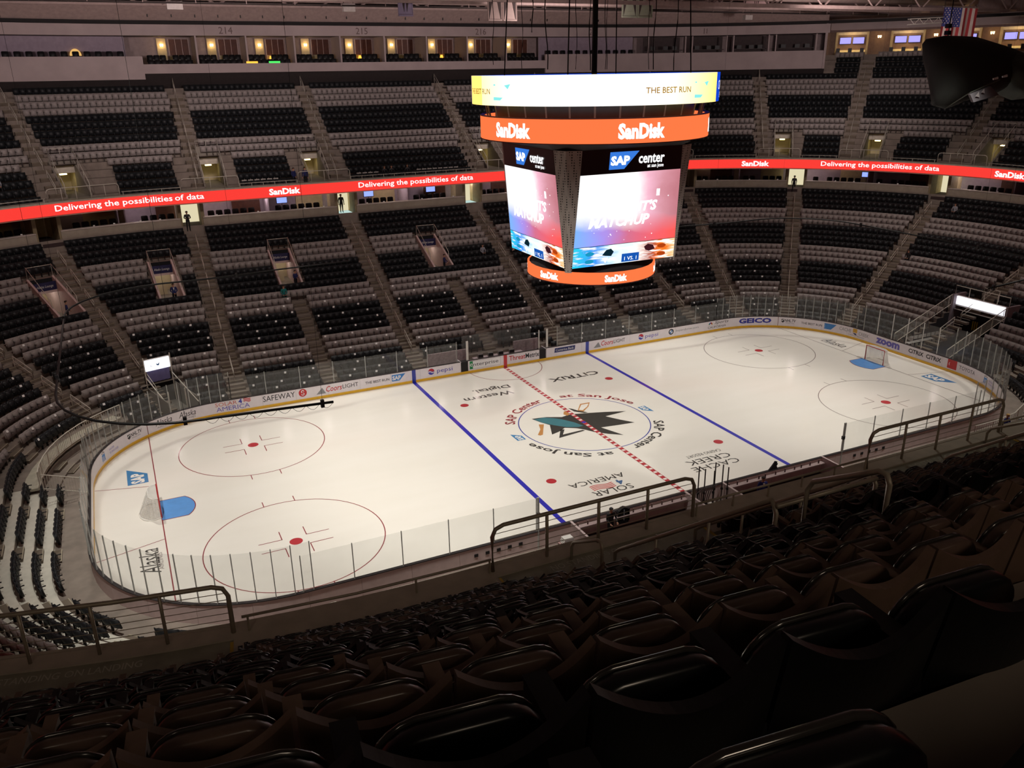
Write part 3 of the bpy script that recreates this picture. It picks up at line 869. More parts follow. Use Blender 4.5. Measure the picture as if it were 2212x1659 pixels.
# ---- the detailed seat
SHELLG = M('seat_shell_grey_shaded', '#6b5548', .5, var=.1, scale=14, bump=.1)  # near grey seats browned: their warm shade is put into the colour
SHELLD = M('seat_shell_black', '#0d0e10', .45, var=.1, scale=14, bump=.1)
PADG = M('seat_pad_grey_shaded', '#5d4a41', .3, var=.12, scale=20, spec=.7)
PADD = M('seat_pad_black', '#0b0c0e', .28, var=.12, scale=20, spec=.7)
def shell_mesh():
    gg = G(); nx, nz = 17, 5; fr = []; bk = []
    for j in range(nz):
        for i in range(nx):
            u = -1 + 2 * i / (nx - 1); x = u * .252
            top = .80 + .095 * abs(u) ** 1.9; z = .34 + (top - .34) * j / (nz - 1)
            y = -.045 - .05 * u * u + .16 * (z - .34) - .04
            fr.append((x, y - .022, z)); bk.append((x, y + .022, z))
    n = nx * nz; fs = []
    for j in range(nz - 1):
        for i in range(nx - 1):
            a = j * nx + i
            fs += [(a, a + 1, a + nx + 1, a + nx), (n + a, n + a + nx, n + a + nx + 1, n + a + 1)]
    for i in range(nx - 1):
        a = (nz - 1) * nx + i; fs += [(a, a + 1, n + a + 1, n + a), (i + 1, i, n + i, n + i + 1)]
    for j in range(nz - 1):
        a = j * nx; b = a + nx - 1
        fs += [(a, a + nx, n + a + nx, n + a), (b + nx, b, n + b, n + b + nx)]
    gg.add(fr + bk, fs); return gg
def rounded(w, h, r, n=5):
    out = []
    for cx, cy, a0 in ((w / 2 - r, h / 2 - r, 0), (-w / 2 + r, h / 2 - r, 90), (-w / 2 + r, -h / 2 + r, 180), (w / 2 - r, -h / 2 + r, 270)):
        for k in range(n + 1):
            a = math.radians(a0 + 90 * k / n); out.append((cx + r * math.cos(a), cy + r * math.sin(a)))
    return out
def pad_mesh():
    gg = G(); rings = []
    for y, sc in ((-.05, .88), (-.04, .96), (-.015, 1.0), (.015, 1.0), (.03, .95)):
        rings.append([(x * sc, y, z * sc) for x, z in rounded(.44, .42, .11)])
    m = len(rings[0]); vs = []
    for rg_ in rings:
        for x, y, z in rg_:
            bow = .03 * (1 - (x / .23) ** 2) if z > 0 else 0
            vs.append((x, -.235 + y + .2 * z + .0, .53 + z + bow))
    fs = [tuple(range(m)), tuple((len(rings) - 1) * m + k for k in range(m))[::-1]]
    for a in range(len(rings) - 1):
        for k in range(m): fs.append((a * m + k, a * m + (k + 1) % m, (a + 1) * m + (k + 1) % m, (a + 1) * m + k)[::-1])
    gg.add(vs, fs)
    path = [v for v in vs[m:2 * m] if v[2] > .58]; path.sort(key=lambda q: math.atan2(q[2] - .46, q[0]))
    gg.tube([(x, y - .004, z + .004) for x, y, z in path], .009, 6, 1); return gg  # extra tube along the pad's top edge, added to catch a highlight
def arm_mesh():
    gg = G()
    gg.prism([(-.034, -.40), (.034, -.40), (.036, -.1), (-.036, -.1)], .05, lambda x, y, h: (.259 + x * (1 if h else .8), y, .62 + h))
    gg.box((.259, -.39, .5), (.05, .05, .24)); return gg
def leg_mesh():
    gg = G(); gg.prism([(-.16, 0), (-.05, 0), (-.08, .6), (-.3, .6)], .03, lambda y, z, h: (.25 + h, y, z)); gg.box((.265, -.1, .02), (.09, .22, .03)); return gg
def cup_mesh():
    gg = G(); v, f = ringband(lambda x, y: (.265 + x, .03 + y, .53), 0, 0, .038, .055, 14, 0, PI)
    n = len(v); gg.add(v + [(a, b, c + .035) for a, b, c in v], f + [tuple(n + k for k in q)[::-1] for q in f] + [(2 * k + 1, 2 * k + 3, n + 2 * k + 3, n + 2 * k + 1) for k in range(14)] + [(2 * k + 2, 2 * k, n + 2 * k, n + 2 * k + 2) for k in range(14)])
    gg.box((.265, .02, .50), (.05, .05, .03)); return gg
EDGE_GLINT = M('seat_edge_glint', '#2b2826', .16, spec=.9, var=0)  # glossy skin of the added edge tube that makes the pad highlight
protos = {}
for gcol, nm, sm, pm in ((True, 'grey_stadium_seat', SHELLG, PADG), (False, 'black_stadium_seat', SHELLD, PADD)):
    protos[gcol] = dict(shell=shell_mesh().mesh('seat_shell', sm), pad=pad_mesh().mesh('seat_pad', [pm, EDGE_GLINT], True), arm=arm_mesh().mesh('armrest', sm), leg=leg_mesh().mesh('seat_leg', BLACK), cup=cup_mesh().mesh('cup_holder', sm))
for gcol in (True, False):
    P_ = protos[gcol]; word = 'brown-grey' if gcol else 'black'
    rows = {}
    for r in nears[gcol]: rows.setdefault(r[1], []).append(r)
    for i, rr in rows.items():
        rr.sort(key=lambda r: P3(r[2], r[3], 0).x)
        for k, r in enumerate(rr):
            t = thing(('grey' if gcol else 'black') + '_stadium_seat', '%s folding seat near the photographer, %s row up from the ledge, %s along' % (word, nth(i), nth(k + 1)), 'seat', seat_xf(r), 'nearest %s seats' % word)
            link('backrest', P_['shell'], t); link('seat_pad', P_['pad'], t); link('armrest', P_['arm'], t); link('leg', P_['leg'], t)
            if i >= 9: link('cup_holder', P_['cup'], t)

# ---- white programmes laid on the lower seats
gg = G(); gg.prism([(-.085, -.05), (.07, -.06), (.09, .05), (-.06, .06)], .05, lambda x, y, h: (x, -.24 + y * .6 + h * .3, .80 + y + h * .4))
CARD = gg.mesh('giveaway_card', M('card_white', '#f4f2ee', .6, var=0))
nc = 0
secs = {}
for r in SEATS:
    if r[0] == 'L' and not r[6] and r[1] <= 16 and -33 < r[2] < 28.2: secs.setdefault(r[1], []).append(r)
for i, rr in sorted(secs.items()):
    rr.sort(key=lambda r: r[2])
    cnt = 0
    for k, r in enumerate(rr):
        if (k + i * 2) % 4 != 0 or nc >= 300: continue
        q = pix(P3(r[2], r[3], r[4] + .8))
        if q is None or not (0 <= q[0] <= 2212): continue
        nc += 1; cnt += 1
        link('folded_towel', CARD, None, F(r[2], r[3] - .03, r[4]) @ Matrix.Rotation(random.uniform(-.3, .3), 4, 'Z'),
             label='small white folded towel on a seat, %s row up from the boards, %s along' % (nth(i), nth(cnt)), cat='towel', group='white towels on the lower seats')

# ================================================================== HANDRAILS IN THE AISLES
def rail_proto(run, rise, post_h=.92, two=True):
    gg = {}
    a, b = Vector((0, 0, 0)), Vector((0, run, rise))
    up = Vector((0, 0, post_h))
    return dict(top=G().tube([a + up * .35, a + up * .98, a + up, b + up, b + up * .98, b], .026, 6).mesh('rail_hoop', RAIL, True),
                mid=G().tube([a + up * .62, b + up * .62], .022, 6).mesh('mid_rail', RAIL, True),
                post=G().tube([a, a + up], .026, 6).mesh('post', RAIL, True))
RPL, RPU = rail_proto(1.6, .79), rail_proto(1.68, 1.154)
def handrails(sl, which, name_of, i0=2, i1=24, stepi=3):
    for s in sl:
        k = 0
        for i in range(i0, i1, stepi):
            d, z = (dL(i), zLt(i)) if which == 'L' else (dU(i), zUt(i))
            if not in_view(P3(s, d, z + .5), 10): continue
            k += 1
            t = thing('handrail', 'cream stair handrail, %s one up the %s' % (nth(k), name_of(s)), 'handrail', F(s, d - .3, z + .02), 'aisle handrails')
            R_ = RPL if which == 'L' else RPU
            link('rail_hoop', R_['top'], t); link('mid_rail', R_['mid'], t); link('post', R_['post'], t)
handrails([s for s in A_LOW if -30 < s < 40], 'L', lambda s: '%s lower aisle clockwise from the draped tunnel' % nth(order.index(s) + 1), 4, 24, 3)
handrails([s for s in A_UP if -30 < s < 40], 'U', lambda s: '%s upper-deck aisle clockwise from the draped tunnel' % nth(orderu.index(s) + 1), 2, 17, 3)

# ================================================================== VOMITORIES
VPINK = M('vomitory_paint', '#d0b9b4', .75, var=.06)
VGREY = M('vomitory_grey', '#8e877c', .8, var=.08)
SIGNB = M('sign_navy', '#1c1c4a', .5)
VLAMP = emit('vomitory_lamp', '#ffe9a0', 6)
VINT = M('vomitory_inner_cream', '#cfc3a0', .8, var=.05)
def vom_low(c, w, word):
    s0, z0 = c, zLt(15)
    t = thing('vomitory', 'pink-walled entrance tunnel with navy sign in the lower stands, %s' % word, 'entrance', F(s0, 13.0, z0))
    W = w * stretch(c, 15.2)
    H = zLt(20) - z0
    for sx in (-1, 1):
        gg = G(); x = sx * W
        gg.hexa([(x - .08, 0, -.1), (x + .08, 0, -.1), (x + .08, 4.7, -.1), (x - .08, 4.7, -.1), (x - .08, 0, .95), (x + .08, 0, .95), (x + .08, 4.7, H + 1.0), (x - .08, 4.7, H + 1.0)])
        gg.build('side_wall', VPINK, t)
        gg = G(); gg.tube([(x, .9, 1.15), (x, 1.0, 1.45 + .5), (x, 4.6, H + 1.95), (x, 4.65, H + 1.0)], .028, 6); gg.tube([(x, 2.4, 1.5), (x, 2.4, 2.5)], .025, 6); gg.build('side_rail', RAIL, t, True)
    G().box((0, 4.2, H + .32), (2 * W, .12, .66)).build('sign_panel', SIGNB, t)
    text('sign_lettering', 'Alaska Lounge', lambda x, y: (x, 4.12, H + .32 + y), W * 1.35, .26, WHITE, t, shear=.2)
    G().box((0, 4.12, H - .08), (2 * W, .24, .16)).build('lintel', VPINK, t)
    G().box((0, 5.4, H - .02), (2 * W, 2.4, .1)).build('roof_slab', VGREY, t)
    G().box((0, 6.6, .9), (2 * W, .1, 2.2)).build('inner_wall', VINT, t)
    for sx in (-1, 1): G().box((sx * W, 5.6, .9), (.1, 2.0, 2.2)).build('inner_side', VPINK, t)
    l = bpy.data.lights.new('vomitory_light', 'POINT'); l.energy = 16; l.color = (1, .9, .8); l.shadow_soft_size = .15
    lo = bpy.data.objects.new('vomitory_light', l); COL.objects.link(lo); lo.matrix_basis = t.matrix_basis @ Matrix.Translation((0, 5.2, H - .3))
    G().box((0, 3.3, .0), (2 * W, 6.6, .08)).build('tunnel_floor', VGREY, t)
    G().box((-.3 * W, 4.9, .5), (1.2 * W, .08, 1.0)).build('inner_barrier', VINT, t)
    G().tube([(-W, 4.62, H + 1.9), (W, 4.62, H + 1.9)], .028, 6).build('back_rail', RAIL, t, True)
for c, w in V_LOW: vom_low(c, w, {-25.6: 'nearest the frame edge on the draped tunnel side', -22.6: 'above the draped tunnel', -14.0: 'in the middle of the far stand', -.05: 'facing centre ice beside the scoreboard', 13.9: 'hidden behind the scoreboard'}[c])
def vom_up(c, k):
    z0 = zUt(1); W = .95
    if not in_view(P3(c, 22, z0 + 1), 20): return
    z0 = 13.38
    t = thing('vomitory', 'lit concrete entrance cut into the upper deck, %s clockwise from the draped tunnel' % nth(k), 'entrance', F(c, 20.9, z0))
    H = zUt(6) - z0
    for sx in (-1, 1):
        x = sx * W
        G().hexa([(x - .07, 0, 0), (x + .07, 0, 0), (x + .07, 4.1, 0), (x - .07, 4.1, 0), (x - .07, 0, .3), (x + .07, 0, .3), (x + .07, 4.1, H + .35), (x - .07, 4.1, H + .35)]).build('side_wall', VGREY, t)
        gg = G(); gg.tube([(x, .1, .3), (x, .15, 1.15), (x, 4.0, H + 1.3), (x, 4.05, H + .3)], .028, 6)
        for q in (.35, .65): gg.tube([(x, 4.1 * q, H * q + .3), (x, 4.1 * q, H * q + 1.22)], .022, 6)
        gg.build('side_rail', RAIL, t, True)
    G().box((0, 4.05, 2.75), (2 * W, .12, 1.0)).build('back_panel', VGREY, t)
    G().box((0, 3.97, 2.9), (.22, .03, .22)).build('number_plate', M('plate_white', '#b9b5ac', .6), t)
    G().box((0, 3.98, 1.95), (2 * W, .16, .55)).build('lintel', M('lintel_cream', '#d5ccba', .7), t)
    G().box((0, 6.2, 1.0), (2 * W, .1, 2.4)).build('inner_wall', VINT, t)
    for sx in (-1, 1): G().box((sx * W, 5.2, 1.0), (.1, 2.2, 2.4)).build('inner_side', VINT, t)
    G().box((0, 3.1, -.02), (2 * W, 6.2, .06)).build('tunnel_floor', VGREY, t)
    G().box((0, 4.3, 1.56), (.55, .3, .1)).build('ceiling_lamp', VLAMP, t)
    G().tube([(-W, 4.05, H + 1.3), (W, 4.05, H + 1.3)], .028, 6).build('back_rail', RAIL, t, True)
    G().tube([(0, 4.05, H + .3), (0, 4.05, H + 1.3)], .022, 6).build('back_post', RAIL, t, True)
for k, c in enumerate(sorted(v for v in V_UP if -30 < v < 36)): vom_up(c, k + 1)
for c in sorted(v for v in V_UP if abs(v) > 50):
    if not in_view(P3(c, 21, 14.5), 60): continue
    # the photographer's own side: only the concrete sides, the rails and the brown end panel show
    W = .95; t = thing('vomitory', 'steel-railed stairwell in the photographer\'s tier, %s' % side_word(c), 'entrance', F(c, 20.9, zUt(1)))
    H = zUt(6) - zUt(1)
    for sx in (-1, 1):
        x = sx * W
        G().hexa([(x - .07, 0, -1.2), (x + .07, 0, -1.2), (x + .07, 4.1, -1.2), (x - .07, 4.1, -1.2), (x - .07, 0, .25), (x + .07, 0, .25), (x + .07, 4.1, H + .15), (x - .07, 4.1, H + .15)]).build('side_wall', M('stairwell_panel', '#5b4640', .8), t)
        gg = G(); gg.tube([(x, .05, .2), (x, .05, 1.0), (x, .2, 1.15), (x, 4.0, H + 1.15), (x, 4.1, H + 1.0), (x, 4.1, H)], .036, 8)
        for q in (.33, .66): gg.tube([(x, 4.1 * q, H * q), (x, 4.1 * q, H * q + 1.13)], .026, 6)
        gg.tube([(x, .1, .55), (x, 4.05, H + .55)], .024, 6); gg.build('side_rail', STEEL, t, True)
    G().tube([(-W, 4.1, H + 1.1), (W, 4.1, H + 1.1)], .036, 8).build('back_rail', STEEL, t, True)

# ================================================================== LEDGE RAILS
def landing_rail(a, b, near, label):
    d, z = 19.75, 13.40; h = 1.0 if not near else .98
    if not (in_view(P3(a, d, z + 1), 60) or in_view(P3(b, d, z + 1), 60)): return
    mt = STEEL if near else RAIL; r = .042 if near else .03
    t = thing('landing_railing', label, 'railing', None, 'guard rails along the upper ledge')
    ss = samples(a, b, .6); e = .25 / stretch(a, d)
    top = [P3(s, d, z + h) for s in ss]
    q0, q1 = P3(a, d, z), P3(b, d, z)
    pts = [q0, P3(a, d, z + h - .22), P3(a + e * .3, d, z + h - .06)] + [P3(a + e, d, z + h)] + [P3(s, d, z + h) for s in ss[1:-1] if a + e < s < b - e] + [P3(b - e, d, z + h), P3(b - e * .3, d, z + h - .06), P3(b, d, z + h - .22), q1]
    G().tube(pts, r, 8).build('top_rail', mt, t, True)
    L = (b - a) * stretch((a + b) / 2, d); n = max(2, round(L / 1.2))
    for k in range(1, n):
        s = a + (b - a) * k / n; G().tube([P3(s, d, z), P3(s, d, z + h)], r * .8, 6).build('post', mt, t, True)
    if near:
        for k in range(1, 7):
            G().tube([P3(s, d, z + h * k / 7.2) for s in ss], .008, 4).build('wire', mt, t)
for n_, (a, b) in enumerate(sorted(LANDS)):
    near = abs((a + b) / 2) > 50
    landing_rail(a, b, near, 'wired steel guard rail on the near ledge, %s' % side_word((a + b) / 2) if near else 'cream landing guard rail, %s clockwise from the draped tunnel' % nth(n_ + 1))
lows_ = sorted(LANDS); edges_ = [(p[1], q[0]) for p, q in zip(lows_, lows_[1:])] + [(lows_[-1][1], lows_[0][0] + PER)]
for n_, (a, b) in enumerate(edges_):
    if b - a < .3: continue
    ss = samples(a + .05, b - .05, .8); vis = [in_view(P3(s, 19.8, 13.5), 40) for s in ss]
    if not any(vis): continue
    mt = STEEL if 50 < (a + b) / 2 % PER < 110 else RAIL
    t = thing('ledge_handrail', 'low metal rail on brackets above the ledge, %s stretch round the upper deck' % nth(n_ + 1), 'railing', None, 'guard rails along the upper ledge')
    G().tube([P3(s, 19.78, 13.42 + .28) for s in ss], .026, 6).build('top_rail', mt, t, True)
    L = (b - a) * 1.6; n = max(2, int(L / 1.6))
    for k in range(n + 1):
        s = a + .08 + (b - a - .16) * k / n; G().tube([P3(s, 19.78, 13.4), P3(s, 19.78, 13.7)], .022, 6).build('bracket', mt, t)
# wide parapet between the landings on the near side and the landing floor with its warning
for n_, (a, b) in enumerate(edges_):
    if b - a < .3: continue
    gg = G(); bar(gg, a, b, 19.95, 20.5, 12.6, 13.40, 0, .4); gg.build('trim_%d' % (n_ + 3), MATS['ledge_concrete'], kind='structure')
DECK = M('landing_deck', '#8d8a78', .5, var=.2, scale=2.5, coat=.15)
for n_, (a, b) in enumerate(sorted(LANDS)):
    gg = G(); bar(gg, a, b, 19.95, 21.75, 13.0, 13.37, 0, .4)
    o = gg.build('floor_landing_%d' % (n_ + 1), DECK, kind='structure')
    if abs((a + b) / 2) > 50:
        sm = (a + b) / 2
        text('floor_lettering', 'NO STANDING ON LANDING', lambda x, y, sm=sm: P3(sm - x / stretch(sm, 20.2), 20.15 - y, 13.375), min(2.6, (b - a) * stretch(sm, 20) * .62), .17, M('worn_white_lettering', '#b9b5a8', .7), o)
        for s in (a, b):
            gg = G(); e_ = .06 / stretch(s, 20) * (1 if s == a else -1); bar(gg, min(s, s + e_), max(s, s + e_), 20.0, 21.7, 13.37, 13.38); gg.build('yellow_edge_stripe', M('stripe_yellow', '#c9a63a', .6), o)
# steep handrail hoops at the aisle feet, photographer's side
for c in [s for s in A_UP if abs(s) > 50 and abs(HALF - abs(s)) < 27]:
    if not in_view(P3(c, 20.5, 13.5), 20): continue
    for i, nm in ((1, 'foot'), (8, 'middle')):
        t = thing('aisle_handrail', 'bent steel handrail at the %s of the stair aisle %s' % (nm, side_word(c)), 'handrail', F(c, dU(i) - .75, zUt(i)))
        G().tube([(0, 0, 0), (0, 0, .75), (0, .08, .9), (0, 1.0, 1.45), (0, 1.1, 1.45), (0, 1.15, 1.35), (0, 1.15, .5)], .034, 8).build('rail_hoop', STEEL, t, True)
for c, (x0, x1) in ():
    pass

# ================================================================== RIBBON BOARD
rb = thing('ribbon_board', 'long red LED ribbon board with white lettering along the front of the upper deck', 'led board')
n = 40
for k in range(n):
    a, b = -HALF + PER * k / n, -HALF + PER * (k + 1) / n
    gg = G(); bar(gg, a + .003, b - .003, 19.52, 19.64, 12.36, 13.27, 0, .25); gg.build('led_panel', LEDR, rb)
LEDWR = emit('ribbon_white', '#ffffff', 1.15)
def ribtext(txt, s0, s1, h, **k):
    L = 0; ss = np.linspace(s0, s1, 60)
    for p, q in zip(ss, ss[1:]): L += (q - p) * stretch((p + q) / 2, 19.5)
    mid = advance(s0, 19.5, L / 2)
    text('led_lettering', txt, lambda x, y: P3(advance(mid, 19.5, x), 19.495, 12.82 + y), L, h, LEDWR, rb, **k)
for s0, s1 in ((-24.75, -19.5), (-5.73, 5.88), (28.98, 32.52)): ribtext('Delivering the possibilities of data', s0, s1, .62, bold=.012)
for s0, s1 in ((-13.93, -11.15), (26.47, 27.36), (34.13, 35.0), (-28.2, -27.4)): ribtext('SanDisk', s0, s1, .56, bold=.04)

# ================================================================== SUITES UNDER THE RIBBON
SF = 9.95
portals = sorted(both([6.55, 20.6, 24.85, 28.27, 32.4]) + [39.77])
pg = [(p - .95 / stretch(p, 21.4), p + .95 / stretch(p, 21.4)) for p in portals]
bays = cut([(-34, 36.0)], pg)
gg = G(); bar(gg, -HALF, HALF, 21.06, 27, SF - .3, SF, 0, 1.2); gg.build('floor_suites', M('suite_carpet', '#3a2c2c', .9), kind='structure')
gg = G(); bar(gg, -40, 42, 26.0, 26.2, SF, 12.3, 0, 1.2); gg.build('wall_suites', LAV, kind='structure')
RIM = M('suite_ledge_rim', '#c2b4ac', .6)
suite_chair = None
TVS = [(-12.0, 'a'), (-3.4, 'b'), (3.2, 'c'), (30.2, 'd')]
def chair_proto(name, label, mat):
    t = thing(name, label, 'chair')
    G().prism(rounded(.56, .62, .1, 3), .12, lambda x, z, h: (x, .05 + h + .1 * z, .75 + z)).build('backrest', mat, t, True)
    G().box((0, -.25, .43), (.52, .55, .14)).build('seat', mat, t)
    for sx in (-1, 1): G().box((sx * .29, -.2, .52), (.07, .5, .1)).build('armrest', mat, t)
    G().box((0, -.15, .18), (.1, .3, .36)).build('base', BLACK, t)
    return t
SCH = M('suite_chair_fabric', '#1c1416', .7)
nb = 0
for s_ in np.linspace(-27, 33, 15):
    l = bpy.data.lights.new('suite_light', 'POINT'); l.energy = 70; l.color = (1, .82, .82); l.shadow_soft_size = .3
    lo = bpy.data.objects.new('suite_light', l); COL.objects.link(lo); lo.location = P3(float(s_), 23.6, 12.1)
for n_, (a, b) in enumerate(bays):
    gg = G(); bar(gg, a, b, 21.28, 21.46, 9.2, 10.78, 0, .8); gg.build('wall_suite_front_%d' % (n_ + 1), BLOCK, kind='structure')
    gg = G(); bar(gg, a, b, 21.22, 21.62, 10.78, 10.86, 0, .8); gg.build('trim_suite_%d' % (n_ + 1), RIM, kind='structure')
    for s in (a, b):
        gg = G(); gg.box((0, 0, 0), (.3, 1.9, 3.1), mat=F(s, 22.3, SF + .9)); gg.build('wall_pier', M('pier_tan', '#8f8062', .7), kind='structure')
    m = max(1, round((b - a) * stretch((a + b) / 2, 22) / 5.2))
    for q in range(m):
        p0, p1 = a + (b - a) * q / m, a + (b - a) * (q + 1) / m
        if q:
            gg = G(); gg.box((0, 0, 0), (.1, 3.5, 2.4), mat=F(p0, 24.0, SF + 1.2)); gg.build('wall_divider', LAV, kind='structure')
        # panels on the back wall
        w = (p1 - p0)
        gg = G(); bar(gg, p0 + w * .52, p0 + w * .95, 25.9, 26.0, SF, 12.2); gg.build('wall_panel', [BROWN, TAN][(n_ + q) % 2], kind='structure')
        nb += 1
        if not in_view(P3((p0 + p1) / 2, 22, SF + .8), 20): continue
        cs = row_seats(p0 + w * .06, p1 - w * .06, 22.75, SF, .72)
        for k, s in enumerate(cs):
            if (k + n_) % 7 == 3: continue
            lab = 'dark armchair under the ribbon, %s suite clockwise from the draped tunnel, %s chair' % (nth(nb), nth(k + 1))
            if suite_chair is None: suite_chair = chair_proto('suite_chair', lab, SCH); suite_chair.matrix_basis = F(s, 22.75, SF + .12); tag(suite_chair, group='suite armchairs')
            else: dup(suite_chair, F(s, 22.75, SF + .12), lab)
        if nb % 2 == 0:
            t = thing('wall_sconce', 'small warm lamp on the back wall of suite %s from the draped tunnel' % nth(nb), 'lamp', F(p0 + w * .4, 25.85, 11.9))
            G().tube([(0, 0, -.12), (0, 0, .12)], [.05, .1], 8).build('shade', LAMP, t); G().box((0, .08, 0), (.08, .08, .2)).build('bracket', BLACK, t)
        for k in range(3):
            if (nb + k) % 3: link('folded_towel', CARD, None, F(p0 + w * (.2 + .3 * k), 21.7, 10.08), label='white folded towel on the ledge of suite %s, %s on it' % (nth(nb), nth(k + 1)), cat='towel', group='white towels on the suite ledges')
for p in portals:
    if not in_view(P3(p, 22, 11), 20): continue
    w = .95
    lit = abs(p) < 23 or abs(p - 28.27) < .1 or abs(p - 32.4) < .1
    for sx in (-1, 1):
        gg = G(); gg.box((sx * w, 0, 0), (.1, 2.6, 2.6), mat=F(p, 23.6, SF + 1.1)); gg.build('wall_portal', M('portal_cream', '#cdbd94', .7), kind='structure')
    gg = G(); gg.box((0, 0, 0), (2 * w, .1, 2.6), mat=F(p, 24.9 if abs(p) > 7 else 24.3, SF + 1.1)); gg.build('door_%d' % (portals.index(p) + 1), DOORL if lit else M('portal_cream', '#cdbd94', .7), kind='structure')
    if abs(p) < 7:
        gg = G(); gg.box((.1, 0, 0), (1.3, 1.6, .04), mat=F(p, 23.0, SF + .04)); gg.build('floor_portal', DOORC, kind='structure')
for s, c in TVS:
    t = thing('suite_tv', {'a': 'small lit blue screen in the suite left of the far vomitory rails', 'b': 'small lit screen low in the suite facing centre ice', 'c': 'small lit screen beside the scoreboard under the ribbon', 'd': 'small lit screen in a suite right of the scoreboard'}[c], 'television', F(s, 24.6, 11.35))
    G().box((0, 0, 0), (.95, .06, .5)).build('screen', TVB, t); G().box((0, .05, 0), (1.05, .06, .6)).build('bezel', BLACK, t); G().tube([(0, .1, -.3), (0, .1, -1.4)], .03).build('stand', BLACK, t)
chn = thing('chandelier', 'glowing ring chandelier in the suite left of the scoreboard', 'lamp', F(-2.2, 23.4, 12.0))
G().tube([(.8 * math.cos(k * PI / 8), .4 * math.sin(k * PI / 8), 0) for k in range(16)], .05, 6, closed=True).build('ring', emit('chandelier_glow', '#ffe6b8', 3), chn)
G().tube([(0, 0, .0), (0, 0, .3)], .02).build('stem', BLACK, chn); G().tube([(-.8, 0, 0), (.8, 0, 0)], .012).build('spoke', BLACK, chn)

# ================================================================== PRESS LEVEL OVER THE FAR STAND
DF = 33.0
def wallbar(name, s0, s1, d0, d1, z0, z1, mat, step=1.0, label=None):
    gg = G(); bar(gg, s0, s1, d0, d1, z0, z1, 0, step); return gg.build(name, mat, kind='structure', label=label)
wallbar('wall_fascia_lower_1', -21.95, 21.0, DF, DF + .25, 22.93, 23.77, WALLP)
wallbar('wall_fascia_lower_2', 21.0, 28.65, DF, DF + .25, 22.42, 24.42, WALLP)
wallbar('wall_fascia_lower_3', -40, -21.95, DF, DF + .25, 22.42, 24.48, WALLP)
band = wallbar('wall_fascia_upper', -40, 28.75, DF, DF + .25, 26.3, 27.27, WALLP)
wallbar('wall_fascia_corner', 28.75, 46, 37.2, 37.45, 26.7, 27.9, WALLP)
wallbar('floor_press_level', -40, 28.7, DF + .1, 37.5, 22.9, 23.1, M('press_floor', '#3c3230', .9))
wallbar('ceiling_press_level', -40, 28.7, DF + .25, 37.5, 26.3, 26.5, M('press_ceiling', '#6f6060', .9))
wallbar('wall_press_back', -40, 28.7, 37.0, 37.2, 23.1, 26.3, M('press_wall', '#a2908f', .8, var=.1))
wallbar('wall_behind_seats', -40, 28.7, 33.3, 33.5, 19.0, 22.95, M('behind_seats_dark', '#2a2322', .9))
gg = G()
for s in (28.68,): gg.box((0, 0, 0), (.25, 4.2, 4.9), mat=F(s, 35.1, 24.85))
gg.build('wall_press_end', WALLP, kind='structure')
NUMM = M('section_number_grey', '#6c5a58', .7, var=0)
for txt, s in (('213', -24.9), ('214', -14.1), ('215', -.5), ('216', 12.95), ('217', 23.04), ('218', 25.8)):
    text('section_number', txt, lambda x, y, s=s: P3(s + x / stretch(s, DF), DF - .012, 26.78 + y), None, .62, NUMM, band)
